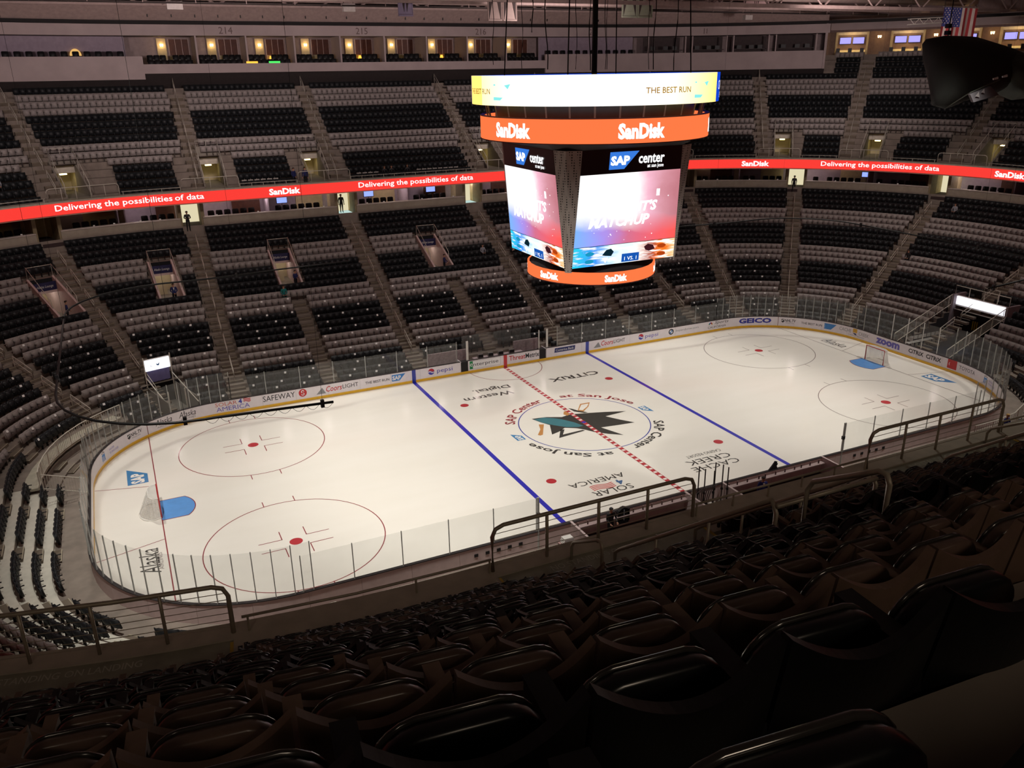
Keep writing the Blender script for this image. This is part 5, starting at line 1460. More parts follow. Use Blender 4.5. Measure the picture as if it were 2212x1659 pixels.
for k, (u0, v0, u1, v1) in enumerate(((1175, 0, 1183, 150), (1275, 0, 1274, 152), (1420, 0, 1410, 150), (1470, 0, 1455, 152), (1150, 0, 1150, 70), (1245, 0, 1245, 150), (1308, 0, 1308, 150), (1313, 0, 1310, 150), (1403, 0, 1400, 150), (1065, 40, 1065, 140), (1128, 40, 1128, 150))):
    y = -3.0 + k * .6; p, q = at(u1, v1, y), at(u0, v0 - 60, y)
    t = thing('hanging_cable', 'black cable dropping from the roof to the scoreboard, %s of the bundle' % nth(k + 1), 'cable', None, 'cables above the scoreboard')
    pts = [p.lerp(q, f) + Vector((.05 * math.sin(f * 9 + k), 0, 0)) for f in np.linspace(0, 1, 9)]
    G().tube(pts, (.03, .02)[k > 4], 5).build('cable_run', CONDUIT, t)

# ================================================================== NETTING HOOPS OVER THE ENDS
def hoop(sx, word):
    t = thing('netting_hoop', 'thin black U-shaped pipe hung over the %s end of the rink for the puck netting' % word, 'pipe')
    pts = [(sx * 19.9, -13.6), (sx * 24.5, -13.1)] + [(sx * (24.6 + 5.7 * math.sin(a)), -7.3 - 5.8 * math.cos(a)) for a in np.linspace(.05, PI / 2, 9)] + [(sx * 30.3, 0)] + [(sx * (24.6 + 5.7 * math.cos(a)), 6.6 + 5.8 * math.sin(a)) for a in np.linspace(0, PI / 2 - .05, 9)] + [(sx * 22.0, 12.3), (sx * 17, 12.9), (sx * 12, 13.2)]
    P_ = [Vector((x, y, 10)) for x, y in pts]
    G().tube(P_, .055, 6).build('pipe_run', CONDUIT, t, True)
    for x, y in ((sx * 20.35, -13.58), (sx * 25.6, -12.9), (sx * 30.3, 6), (sx * 30.3, -5), (sx * 20, 12.5)):
        G().tube([(x, y, 10), (x, y, 31.5)], .007, 4).build('hanger_wire', CONDUIT, t); G().box((x, y, 10), (.14, .14, .32)).build('clamp', BLACK, t)
    for k in range(9):
        a = P_[0].lerp(P_[2], k / 9); b = P_[0].lerp(P_[2], (k + 1) / 9)
        G().tube([a.lerp(b, f) - Vector((0, 0, .22 * math.sin(f * PI))) for f in np.linspace(0, 1, 7)], .008, 4).build('cable_loop', CONDUIT, t)
hoop(-1, 'draped tunnel'); hoop(1, 'lit tunnel')

# ================================================================== FLAG, TRUSS AND COVERED PROP, UPPER RIGHT
yF = 10.0
def atd(u, v, dist):
    m = cam.matrix_world; r = m.to_3x3() @ Vector(((u - 1106) / 1806, -(v - 829.5) / 1806, -1)); return m.translation + r * dist
DFL = 82
fo = atd(2040, 15, DFL); rt = (cam.matrix_world.to_3x3() @ Vector((1, 0, 0))); rt.z = 0; rt.normalize(); bk = Vector((-rt.y, rt.x, 0))
fl = thing('flag', 'stars and stripes hung upright from the roof above the covered dark shape', 'flag', Matrix(((rt.x, bk.x, 0, fo.x), (rt.y, bk.y, 0, fo.y), (0, 0, 1, fo.z), (0, 0, 0, 1))))
FW, FH = 3.3, 4.2
def fmap(x, z, o=0): return (x + .02 * z, .12 * math.sin(x * 5.5) * (.4 + -z / FH) - .02 - o, z - .06 * x)
def flagstrip(name, x0, x1, z0, z1, mat, o=0, nx=5, nz=6):
    gg = G(); vs = []; fs = []
    for j in range(nz + 1):
        for i in range(nx + 1): vs.append(fmap(x0 + (x1 - x0) * i / nx, z0 + (z1 - z0) * j / nz, o))
    for j in range(nz):
        for i in range(nx): a = j * (nx + 1) + i; fs.append((a, a + 1, a + nx + 2, a + nx + 1))
    return gg.add(vs, fs).build(name, mat, fl, True)
FR, FWH, FBL = M('flag_red', '#c4464a', .8, var=.05), M('flag_white', '#e9d9cf', .8, var=.05), M('flag_blue', '#474f96', .8, var=.05)
for k in range(13):
    flagstrip('stripe', FW * k / 13, FW * (k + 1) / 13, -FH, 0, FR if k % 2 == 0 else FWH, 0, 2)
flagstrip('canton', 0, FW * 7 / 13, -1.75, 0, FBL, .03)
for j in range(9):
    for i in range(6 if j % 2 == 0 else 5):
        x = FW * 7 / 13 * (i + .5 + (.5 if j % 2 else 0)) / 6.2; z = -1.75 * (j + .6) / 9.3; pts = []
        for k in range(10):
            a = PI / 2 + k * PI / 5; r_ = .08 if k % 2 == 0 else .035; pts.append(fmap(x + r_ * math.cos(a), z + r_ * math.sin(a), .06))
        G().add(pts, [tuple(range(10))]).build('star', FWH, fl)
G().tube([(-.1, 0, .03), (FW + .1, 0, -.15)], .04).build('pole', STEEL, fl)
for x in (0, FW): G().tube([(x, 0, 0), (x, 0, 31.5 - fo.z)], .015, 4).build('hanger_rod', CONDUIT, fl)
t = thing('lighting_truss', 'short silver box truss with zigzag bracing beside the flag', 'truss')
p0, p1 = atd(1966, 41, DFL), atd(2038, 37, DFL); up = Vector((0, 0, .5)); fw = bk * .5
SILV = M('truss_silver', '#c9c2b8', .4, .3)
for o in (Vector(), -up, fw, fw - up): G().tube([p0 + o, p1 + o], .05, 5).build('chord', SILV, t)
for k in range(7):
    a, b = p0.lerp(p1, k / 7), p0.lerp(p1, (k + 1) / 7)
    G().tube([a if k % 2 == 0 else a - up, b - up if k % 2 == 0 else b], .03, 4).build('brace', SILV, t)
for q in (p0, p1): G().tube([q, Vector((q.x, q.y, 31.5))], .02, 4).build('hanger_rod', CONDUIT, t)
# the covered prop: cloth-draped shape hung from the roof
DP = 46
COV = M('prop_cover_dark', '#141611', .75, var=.3, scale=1.5, bump=.3); COVG = M('prop_cover_green_black', '#2c302a', .75, var=.35, scale=2.0, bump=.5)
pr = thing('covered_prop', 'large dark cloth-covered shape hung from the roof at the upper corner of the stands', 'hanging prop')
def loft(name, secs, mat, nn=20, fold_=0):
    gg = G(); vs = []; fs = []
    for j, (u0, v0, u1, v1, dep, bulge) in enumerate(secs):
        a, b = atd(u0, v0, DP), atd(u1, v1, DP); c = (a + b) / 2; ax = (b - a) / 2
        for k in range(nn):
            th = 2 * PI * k / nn; f = 1 + fold_ * math.sin(th * 7 + j * .6)
            vs.append(c + ax * math.cos(th) * f + bk * (dep * math.sin(th)) * f + Vector((0, 0, bulge * math.sin(th))))
    for j in range(len(secs) - 1):
        for k in range(nn): fs.append((j * nn + k, j * nn + (k + 1) % nn, (j + 1) * nn + (k + 1) % nn, (j + 1) * nn + k))
    fs += [tuple(range(nn))[::-1], tuple((len(secs) - 1) * nn + k for k in range(nn))]
    return gg.add(vs, fs).build(name, mat, pr, True)
loft('hood', [(2040, 77, 2110, 80, .3, .0), (2004, 84, 2170, 100, 1.4, .05), (1996, 96, 2200, 116, 1.7, .1), (1998, 130, 2205, 150, 1.7, .05), (2006, 165, 2190, 178, 1.5, 0), (2012, 200, 2150, 200, 1.1, 0), (2014, 228, 2080, 218, .6, 0), (2040, 235, 2066, 226, .15, 0)], COV)
loft('draped_cover', [(2140, 92, 2150, 170, 1.2, 0), (2170, 100, 2165, 205, 1.6, 0), (2195, 112, 2185, 214, 1.7, 0), (2225, 128, 2205, 212, 1.8, 0), (2270, 140, 2250, 205, 1.7, 0), (2300, 160, 2290, 200, 1.2, 0)], COVG, 28, .05)
pa, pb, pc, pd = atd(2096, 204, DP - 2), atd(2140, 186, DP - 2), atd(2158, 205, DP - 2), atd(2103, 221, DP - 2)
G().add([pa, pb, pc, pd] + [q + bk * .25 for q in (pa, pb, pc, pd)], [(3, 2, 1, 0), (4, 5, 6, 7), (0, 1, 5, 4), (1, 2, 6, 5), (2, 3, 7, 6), (3, 0, 4, 7)]).build('pale_panel', M('prop_panel_grey', '#5f5a5e', .7), pr)
for u, v, r_ in ((2112, 205, .12), (2124, 197, .1)): q = atd(u, v, DP - 2.1); G().add([q + rt * r_ + Vector((0, 0, -r_)), q - rt * r_ + Vector((0, 0, -r_ * .6)), q + Vector((0, 0, r_ * 1.4)) + rt * r_ * .3], [(0, 1, 2)]).build('panel_tooth', M('prop_pale', '#a9a4a4', .7), pr)
for u, v in ((2150, 171), (2170, 166)): q = atd(u, v, DP - 2.0); G().tube([q - rt * .12, q + rt * .12 + Vector((0, 0, .06))], [.05, .07], 6).build('metal_fitting', M('fitting_bright', '#e2e2e2', .3, .3), pr)
G().tube([atd(2040, 235, DP), atd(2096, 200, DP - 1.8), atd(2160, 172, DP - 2)], .03, 5).build('edge_seam', M('prop_seam', '#4b4f45', .6), pr)
for u, v, r_ in ((2049, 56, .14), (2047, 71, .16)): q = atd(u, v, DP); G().box(q, (.25, .25, .22)).build('hoist_block', BLACK, pr)
q = atd(2048, 78, DP); G().tube([q, Vector((q.x, q.y, 31.5))], .03, 5).build('hoist_chain', CONDUIT, pr)

# ================================================================== GOALS
def net_mat():
    m = glass_mat('goal_net_string', (1, 1, 1, 1), .42, '#e8e6df'); return m
NET = net_mat()
for sx, word in ((-1, 'in front of the draped tunnel end'), (1, 'in front of the lit tunnel end')):
    Mx = Matrix(((0, -sx, 0, sx * 27.13), (sx, 0, 0, 0), (0, 0, 1, 0), (0, 0, 0, 1)))     # local -y runs towards the end boards
    t = thing('hockey_goal', 'red-framed hockey goal with white net %s' % word, 'goal', Mx)
    W, H, TD, BD = .915, 1.22, .5, 1.1
    G().tube([(-W, 0, 0), (-W, 0, H), (W, 0, H), (W, 0, 0)], .045, 8).build('goal_frame', M('goal_frame_red', '#a8262a', .35, coat=.4), t)
    back = [(-W, 0, .03), (-W - .12, -.35, .03)] + [(-(W + .1) * math.cos(a), -BD * .45 - BD * .55 * math.sin(a), .03) for a in np.linspace(.1, PI - .1, 9)] + [(W + .12, -.35, .03), (W, 0, .03)]
    G().tube(back, .035, 6).build('base_frame', WHITE, t)
    topb = [(-W, 0, H), (-W, -TD * .6, H - .02), (-W * .6, -TD, H - .02), (W * .6, -TD, H - .02), (W, -TD * .6, H - .02), (W, 0, H)]
    G().tube(topb, .025, 6).build('top_frame', WHITE, t); G().tube([(0, -TD, H - .02), (0, -BD, .05)], .025, 6).build('center_strut', WHITE, t)
    tb = [Vector(p) for p in topb]; bb = [Vector(back[int(round(k * (len(back) - 1) / 5))]) for k in range(6)]
    gg = G()
    for k in range(5): gg.add([tb[k], tb[k + 1], bb[k + 1], bb[k]], [(0, 1, 2, 3)])
    gg.add(tb, [tuple(range(6))]); gg.build('net', NET, t)
    gg = G()
    for k in range(1, 12):
        f = k / 12
        for j in range(5): gg.tube([tb[j].lerp(bb[j], f), tb[j + 1].lerp(bb[j + 1], f)], .004, 3, cap=False)
    for j in range(5):
        for k in range(1, 6): gg.tube([tb[j].lerp(tb[j + 1], k / 6), bb[j].lerp(bb[j + 1], k / 6)], .004, 3, cap=False)
    gg.build('net_cords', WHITE, t, kind='stuff')

# ================================================================== PICKET RAILS, TUNNELS
def picket(name, label, path, h, n, mat, zf=None, group=None, panel=False):
    """path: list of (s, d, z) points; pickets between bottom and top rails"""
    t = thing(name, label, 'railing', None, group)
    P_ = [P3(*q) for q in path]; up = Vector((0, 0, h))
    G().tube([p + up for p in P_], .03, 6).build('top_rail', mat, t); G().tube([p + Vector((0, 0, .12)) for p in P_], .025, 6).build('bottom_rail', mat, t)
    L = [0]
    for a, b in zip(P_, P_[1:]): L.append(L[-1] + (b - a).length)
    def pt(x):
        for k in range(len(P_) - 1):
            if x <= L[k + 1] + 1e-6: return P_[k].lerp(P_[k + 1], (x - L[k]) / max(1e-6, L[k + 1] - L[k]))
        return P_[-1]
    for k in range(n + 1):
        p = pt(L[-1] * k / n); big = k % 8 == 0
        G().tube([p, p + up] if big else [p + Vector((0, 0, .12)), p + up], .03 if big else .012, 4, cap=False).build('post' if big else 'picket', mat, t)
    return t
CREAM = M('barrier_cream', '#d9d4c6', .5)
picket('picket_railing', 'white picket railing with a pale walkway behind the glass in the draped tunnel corner', [(s, 2.6, .9) for s in np.linspace(-35.6, -27.4, 10)], .95, 56, CREAM)
gg = G(); bar(gg, -35.6, -27.4, 2.65, 3.5, .75, .9); gg.build('floor_walkway', M('walkway_pale', '#b9b4a2', .8), kind='structure')
picket('picket_railing', 'white picket gate railing running back from the boards near the end seats', [(-35.9, .3, .1), (-36.1, 2.4, .9)], 1.0, 16, CREAM)
picket('picket_railing', 'white picket stair railing below the near ledge at the bottom of the tier', [(NS(-22.5), 1.6, .1), (NS(-20.8), 1.6, .1)], 1.05, 14, CREAM)
for k, (x0, x1, d) in enumerate(((20.2, 26.0, 1.3), (20.5, 24.0, 2.9))): picket('picket_railing', 'white barrier beside the usher at the near end of the boards, %s of two' % ('front' if k == 0 else 'rear'), [(NS(x), d, .1) for x in np.linspace(x0, x1, 4)], 1.1, 30, CREAM)
for k, x in enumerate((3.0, 4.2, 1.0)):
    t = thing('barrier_hoop', 'white bent pipe barrier behind the near benches, %s one from the man in the blue jacket' % nth(k + 1), 'barrier', F(NS(x), 2.2, .1))
    G().tube([(-.5, 0, 0), (-.5, 0, .9), (-.42, 0, 1.0), (.42, 0, 1.0), (.5, 0, .9), (.5, 0, 0)], .03, 8).build('hoop', CREAM, t, True); G().tube([(-.5, 0, .5), (.5, 0, .5)], .02).build('cross_rail', CREAM, t)
# draped tunnel in the left corner
SIGNW = emit('tunnel_sign_glow', '#f4f4ff', 1.5)
t = thing('tunnel_entrance', 'small tunnel entrance with a lit white sign over a lavender drape in the corner', 'entrance', F(-24.35, 5.1, 0))
G().box((0, 0, 3.05), (1.75, .12, .78)).build('lit_sign', SIGNW, t); G().box((0, .1, 3.05), (1.85, .12, .88)).build('sign_case', WHITE, t)
text('sign_lettering', 'N', lambda x, y: (-.45 + x, -.07, 3.0 + y), .12, .14, ADG, t, shear=.2)
shape('sign_emblem', [[(-.1, .08), (.02, 0), (.15, .12), (.1, -.1), (-.05, -.08)]], lambda x, y: (.0 + x, -.07, 3.05 + y), ADLB, t)
gg = G(); nx = 18
vs = [(-.8 + 1.6 * i / nx, .02 + .035 * math.sin(i * 1.9), z) for z in (2.62, 2.2, 1.75) for i in range(nx + 1)]
gg.add(vs, [(j * (nx + 1) + i, j * (nx + 1) + i + 1, (j + 1) * (nx + 1) + i + 1, (j + 1) * (nx + 1) + i) for j in range(2) for i in range(nx)]); gg.build('drape', M('drape_lavender', '#7a76a8', .8, var=.1), t, True)
for sx in (-1, 1):
    G().tube([(sx * .95, -.05, 0), (sx * .95, -.05, 3.7)], .045, 6).build('post', CREAM, t); G().tube([(sx * .95, -.05, 2.2), (sx * .98, -4.5, 1.15)], .035, 6).build('side_rail', CREAM, t)
    G().tube([(sx * .6, -3.2, 0), (sx * .6, -3.2, 1.9)], .05, 6).build('bollard_post', CREAM, t)
    G().box((sx * 1.02, -2.2, .75), (.08, 4.3, 1.5)).build('side_wall', M('tunnel_wall_grey', '#6a655c', .8), t)
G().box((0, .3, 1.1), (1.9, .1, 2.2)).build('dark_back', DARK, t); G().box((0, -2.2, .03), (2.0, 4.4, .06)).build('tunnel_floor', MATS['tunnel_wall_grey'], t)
# big tunnel at the right end
t = thing('tunnel_entrance', 'wide tunnel with a long glowing white sign at the far right end of the rink', 'entrance', F(40.5, 7.6, 0))
G().box((0, 0, 3.5), (4.6, .15, .68)).build('lit_sign', SIGNW, t); G().box((0, .14, 3.45), (4.8, .2, .9)).build('sign_case', WHITE, t)
for sx in (-1, 1): G().box((sx * 2.5, .5, 2.0), (.2, 1.6, 4.0)).build('side_wall', M('tunnel_side_mauve', '#8d8288', .8), t)
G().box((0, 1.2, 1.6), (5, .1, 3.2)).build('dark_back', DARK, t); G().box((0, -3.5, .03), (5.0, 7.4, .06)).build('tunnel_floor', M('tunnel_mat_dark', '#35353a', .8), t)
G().tube([(-2.5, -.05, 3.9), (-2.5, -.05, 4.75), (2.5, -.05, 4.75), (2.5, -.05, 3.9)], .035, 6).build('top_rail', CREAM, t, True)
for x in (-1.2, .2, 1.4): G().tube([(x, -.05, 3.9), (x, -.05, 4.75)], .03, 6).build('rail_post', CREAM, t)
G().tube([(.1, -.1, 4.2), (.1, -.1, 5.1), (1.5, -.1, 5.1), (1.5, -.1, 4.2)], .03, 6).build('rail_hoop', CREAM, t, True)
for x in (-1.2, -1.0, -.8): G().box((x, 1.1, 1.3), (.08, .06, .8)).build('yellow_tape', M('tape_yellow', '#c8b52a', .6), t)
for s, w_ in ((37.9, 'nearer the far boards'), (43.0, 'nearer the photographer')): picket('picket_railing', 'sloping pale railing beside the lit tunnel, %s' % w_, [(s, .9, .35), (s, 7.3, 2.95)], 1.0, 42, CREAM)
wc = thing('folding_chair', 'white folding chair', 'chair', F(38.5, 2.0, .06))
G().box((0, 0, .45), (.42, .4, .04)).build('seat', M('chair_pale_grey', '#c4c2bc', .5), wc); G().box((0, .2, .75), (.42, .03, .3)).build('backrest', MATS['chair_pale_grey'], wc)
for lx in (-.18, .18):
    for ly in (-.18, .18): G().tube([(lx, ly, 0), (lx, ly, .45)], .015, 4).build('leg', CREAM, wc)
wc['label'] = 'pale folding chair on the lit tunnel floor, first from the glass'; wc['group'] = 'pale folding chairs in the lit tunnel'
for k in range(1, 9): dup(wc, F(38.5 + (k % 2) * .0, 2.0 + .52 * k, .06) @ Matrix.Rotation(PI / 2, 4, 'Z'), 'pale folding chair on the lit tunnel floor, %s from the glass' % nth(k + 1))

# ================================================================== BENCHES
PURW = M('bench_wall_mauve', '#8d7a80', .7, var=.12, scale=3)
def nf(x, y, z=0): return Matrix(((1, 0, 0, x), (0, 1, 0, -12.954 - y), (0, 0, 1, z), (0, 0, 0, 1)))
for x0, x1, word in ((-8.3, -1.2, 'on the blue-line side nearer the draped tunnel'), (1.3, 8.6, 'between centre ice and the right-hand blue line')):
    t = thing('players_bench', 'players\' bench with mauve back wall %s' % word, 'bench', nf((x0 + x1) / 2, 0)); L = x1 - x0
    G().box((0, -2.05, .55), (L, .14, 1.1)).build('back_wall', PURW, t); G().box((0, -1.9, 1.02), (L, .3, .05)).build('back_ledge', PURW, t)
    G().box((0, -1.35, .5), (L - .3, .4, .07)).build('bench_seat', M('bench_dark', '#3a2f30', .6), t)
    for k in range(5): G().box((-L / 2 + .5 + k * (L - 1) / 4, -1.35, .25), (.08, .3, .46)).build('leg', BLACK, t)
    G().box((0, -.3, .82), (L - .2, .28, .05)).build('bottle_shelf', M('shelf_pale', '#b5a09e', .6), t)
    G().box((0, -1.0, .06), (L, 1.9, .08)).build('rubber_floor', M('rubber_floor_dark', '#2b2729', .9), t)
    for sx in (-1, 1): G().box((sx * L / 2, -1.0, .55), (.12, 1.95, 1.1)).build('end_panel', M('end_panel_pale', '#c9b7b4', .6), t)
bt = thing('water_bottle', 'dark squeeze bottle', 'bottle', nf(0, .3, .845)); G().tube([(0, 0, 0), (0, 0, .17), (0, 0, .2)], [.037, .037, .02], 8).build('bottle_body', M('bottle_dark', '#4a2d30', .4), bt); G().tube([(0, 0, .2), (0, 0, .24)], .016, 6).build('cap', WHITE, bt)
n_ = 0
for x0, x1, w_ in ((-8.0, -1.6, 'draped-tunnel side bench'), (1.6, 8.2, 'right-hand bench')):
    for k in range(11):
        x = x0 + (x1 - x0) * k / 10 + random.uniform(-.12, .12); lab = 'dark squeeze bottle on the shelf of the %s, %s from the tunnel end' % (w_, nth(k + 1))
        if n_ == 0: bt.matrix_basis = nf(x, .3, .845); bt['label'] = lab; bt['group'] = 'bottles on the bench shelves'
        else: dup(bt, nf(x, .3, .845), lab)
        n_ += 1
# seats' cup holes in the board backs: small square vents
for k, x in enumerate((-13.6, -13.0, -12.4, -11.8, -11.2)): G().box((x, -13.09, .62), (.2, .03, .16)).build('vent_hole', DARK, boards)
for k, x in enumerate((11.2, 11.8, 12.4, 13.0, 13.6)): G().box((x, -13.09, .62), (.2, .03, .16)).build('vent_hole', DARK, boards)
t = thing('shark_fin_ornament', 'black foam fin standing on the near boards by the right-hand blue line', 'ornament', nf(4.9, .06, BT)); G().prism([(-.35, 0), (.3, 0), (.22, .2), (.3, .32), (.2, .3), (.24, .45), (.1, .5), (-.1, .25)], .08, lambda x, z, h: (x, .04 - h, z)).build('fin', BLACK, t)
t = thing('stick_rack', 'bundle of hockey sticks leaning at the near gate by the red line', 'stick rack', nf(-.9, .8, .1))
for k in range(7): G().tube([(.08 * k, 0, .1), (.16 * k - .2, -.1, 1.25), (.16 * k + .1, -.2, 1.55)], .025, 4).build('stick', M('stick_grey', '#4b4644', .5), t)
G().box((.2, 0, .2), (.9, .4, .4)).build('rack', BLACK, t)
t = thing('equipment_bag', 'red and white bag beside the stick bundle at the near gate', 'bag', nf(-.75, 1.75, .1)); gg = G(); gg.prism([(-.3, 0), (.3, 0), (.25, .7), (.05, 1.0), (-.1, 1.0), (-.25, .6)], .3, lambda x, z, h: (x, h - .15, z)); gg.build('bag_body', WHITE, t); G().prism([(-.25, .05), (.28, .05), (.25, .5), (.0, .4)], .02, lambda x, z, h: (x, -.17 - h, z)).build('red_patch', REDP, t)
t = thing('equipment_case', 'dark orange-red case on the floor beside the red and white bag', 'case', nf(-1.5, 1.7, .1)); G().box((0, 0, .25), (.6, .4, .5)).build('case_body', M('case_red_brown', '#7a2f26', .6), t); G().box((0, 0, .52), (.64, .44, .05)).build('lid', BLACK, t)
t = thing('jacket', 'black jacket hung over the near bench boards, beside the standing figure', 'jacket', nf(-5.35, .2, .4)); G().prism([(-.3, 0), (.3, 0), (.33, .5), (.22, .85), (.05, .92), (-.12, .88), (-.3, .75)], .22, lambda x, z, h: (x, h - .2, z)).build('body', BLACK, t); G().box((0, -.22, .5), (.04, .03, .6)).build('zip', GREYC, t); G().box((.3, -.1, .45), (.12, .2, .7)).build('sleeve', BLACK, t); G().box((-.3, -.1, .4), (.12, .2, .6)).build('sleeve', BLACK, t)
t = thing('towel_stack', 'stack of white towels on a crate near the blue line gate', 'towels', nf(-9.2, 1.2, .1)); G().box((0, 0, .3), (.7, .5, .6)).build('crate', M('crate_pink', '#a98a86', .6), t)
for k in range(4): G().box((.02 * k, 0, .64 + .08 * k), (.5, .4, .07)).build('towel', WHITE, t)
t = thing('fire_box', 'small red box near the blue line gate', 'box', nf(-8.7, 1.9, .1)); G().box((0, 0, .45), (.4, .3, .9)).build('cabinet', REDP, t); G().box((0, -.16, .6), (.25, .03, .3)).build('door', M('dark_red', '#7d1418', .5), t)
for k, x in enumerate((-.6, -.3, 0.2, .5, .9, 1.15)):
    t = thing('gate_post', 'thin dark upright post at the near centre gate, %s from the stick bundle' % nth(k + 1), 'post', nf(x, .35 + .15 * (k % 3), 0), 'gate posts'); G().tube([(0, 0, 0), (0, 0, 2.6 - .15 * (k % 3))], .035, 6).build('upright', M('post_dark', '#4b4544', .5, .5), t); G().box((0, 0, 1.0), (.1, .1, .12)).build('latch', BLACK, t)
for x in (10.1, -10.2):
    t = thing('glass_end_post', 'tall steel end post of the near glass, %s' % ('right of the benches' if x > 0 else 'by the left-hand bench'), 'post', nf(x, .1, 0)); G().tube([(0, 0, 0), (0, 0, 2.95)], .06, 6).build('upright', STAN, t); G().box((0, 0, 2.0), (.16, .14, .2)).build('clamp', BLACK, t)
# far penalty boxes: rear boards, desk and things on it
for x0, x1, w_ in ((-6.0, -2.5, 'left of the timekeeper'), (1.6, 3.9, 'right of the timekeeper')):
    t = thing('penalty_box_wall', 'pale patterned wall of the far penalty box %s' % w_, 'bench', F((x0 + x1) / 2, 1.7, 0)); L = x1 - x0
    G().box((0, 0, .75), (L, .1, 1.5)).build('wall_board', M('penalty_wall', '#a9989a', .7, var=.2, scale=6), t); G().box((0, -.3, .5), (L, .4, .08)).build('bench_seat', M('bench_dark', '#3a2f30', .6), t); G().box((0, -.3, .25), (L, .08, .5)).build('bench_front', M('penalty_front', '#8f7f80', .7), t)
t = thing('timekeeper_desk', 'timekeeper\'s desk with papers and small boxes behind the centre boards', 'desk', F(-.2, .75, 0)); G().box((0, 0, .85), (4.4, .7, .06)).build('desk_top', M('desk_pale', '#a8979a', .6), t)
for x in (-2, 0, 2): G().box((x, .2, .42), (.08, .5, .84)).build('leg', BLACK, t)
for k, x in enumerate((-1.6, -.7, .2, 1.2)): b_ = thing('desk_monitor', 'dark equipment box on the timekeeper\'s desk, %s from the open gate' % nth(k + 1), 'equipment', F(-.2 + x, .75, .88)); G().box((0, 0, .15), (.45, .2, .3)).build('housing', M('equip_grey', '#6b6664', .6), b_); G().box((0, -.11, .16), (.38, .02, .22)).build('screen', BLACK, b_)

# ================================================================== PEOPLE
PEOPLE = []
def person(label, mat, pose='stand', arms='down', jacket=NAVY, trousers=TROU, hair=HAIR, lean=0, scale=1, turn=0, shirt=None):
    J = {}
    if pose == 'sit':
        J.update(pel=(0, -.22, .52), hL=(-.1, -.25, .5), hR=(.1, -.25, .5), kL=(-.12, -.66, .52), kR=(.12, -.66, .52), aL=(-.12, -.62, .09), aR=(.12, -.62, .09), tL=(-.13, -.8, .04), tR=(.13, -.8, .04), sp=(0, -.2, .78), ch=(0, -.22, .98), nk=(0, -.24, 1.12), h0=(0, -.25, 1.2), h1=(0, -.27, 1.29), h2=(0, -.27, 1.36), sL=(-.18, -.22, 1.05), sR=(.18, -.22, 1.05))
        z0 = 1.05
        J.update(eL=(-.25, -.3, .8), eR=(.25, -.3, .8), wL=(-.12, -.52, .66), wR=(.12, -.52, .66))
    else:
        st = .18 if arms == 'walk' else 0
        J.update(pel=(0, 0, .95), hL=(-.09, 0, .9), hR=(.09, 0, .9), kL=(-.1, -st - .02, .5), kR=(.1, st * .4, .5), aL=(-.11, -st, .09), aR=(.11, st * 1.3, .1), tL=(-.13, -st - .16, .04), tR=(.13, st * 1.3 - .16, .04), sp=(0, -.01, 1.15), ch=(0, -.0 - lean, 1.34), nk=(0, -lean, 1.48), h0=(0, -.01 - lean, 1.56), h1=(0, -.03 - lean, 1.65), h2=(0, -.03 - lean, 1.72), sL=(-.19, -lean, 1.41), sR=(.19, -lean, 1.41))
        if arms == 'down' or arms == 'walk': J.update(eL=(-.25, .02 - st, 1.14), eR=(.25, .02 + st * .5, 1.14), wL=(-.25, -.06 - st, .89), wR=(.25, -.06 + st * .5, .89))
        elif arms == 'crossed': J.update(eL=(-.27, -.05, 1.15), eR=(.27, -.05, 1.15), wL=(.08, -.22, 1.18), wR=(-.08, -.24, 1.13))
        elif arms == 'rail': J.update(eL=(-.27, -.08, 1.15), eR=(.27, -.08, 1.15), wL=(-.2, -.3, 1.02), wR=(.2, -.3, 1.02))
        elif arms == 'front': J.update(eL=(-.26, 0, 1.14), eR=(.26, 0, 1.14), wL=(-.03, -.2, .98), wR=(.05, -.2, .97))
    rad = dict(pel=.14, hL=.105, hR=.105, kL=.062, kR=.062, aL=.042, aR=.042, tL=.036, tR=.036, sp=.135, ch=.15, nk=.055, h0=.07, h1=.1, h2=.07, sL=.075, sR=.075, eL=.05, eR=.05, wL=.034, wR=.034)
    E_ = [('pel', 'sp', 1), ('sp', 'ch', 1), ('ch', 'nk', 1), ('nk', 'h0', 2), ('h0', 'h1', 2), ('h1', 'h2', 2), ('pel', 'hL', 0), ('pel', 'hR', 0), ('hL', 'kL', 0), ('hR', 'kR', 0), ('kL', 'aL', 0), ('kR', 'aR', 0), ('aL', 'tL', 3), ('aR', 'tR', 3), ('ch', 'sL', 1), ('ch', 'sR', 1), ('sL', 'eL', 1), ('sR', 'eR', 1), ('eL', 'wL', 1), ('eR', 'wR', 1)]
    ks = list(J); me = bpy.data.meshes.new('body'); me.from_pydata([J[k] for k in ks], [(ks.index(a), ks.index(b)) for a, b, _ in E_], [])
    o = bpy.data.objects.new('person', me); COL.objects.link(o)
    o.modifiers.new('skin', 'SKIN'); sd = me.skin_vertices[0].data
    for i, k in enumerate(ks): sd[i].radius = (rad[k] * (1.0), rad[k] * (.8 if k in ('sp', 'ch', 'pel') else 1)); sd[i].use_root = (k == 'pel')
    o.modifiers.new('sub', 'SUBSURF').levels = 2
    PEOPLE.append(dict(o=o, J=J, E=E_, label=label, mat=mat @ Matrix.Rotation(turn, 4, 'Z') @ Matrix.Scale(scale, 4), jacket=jacket, trousers=trousers, hair=hair, shirt=shirt))
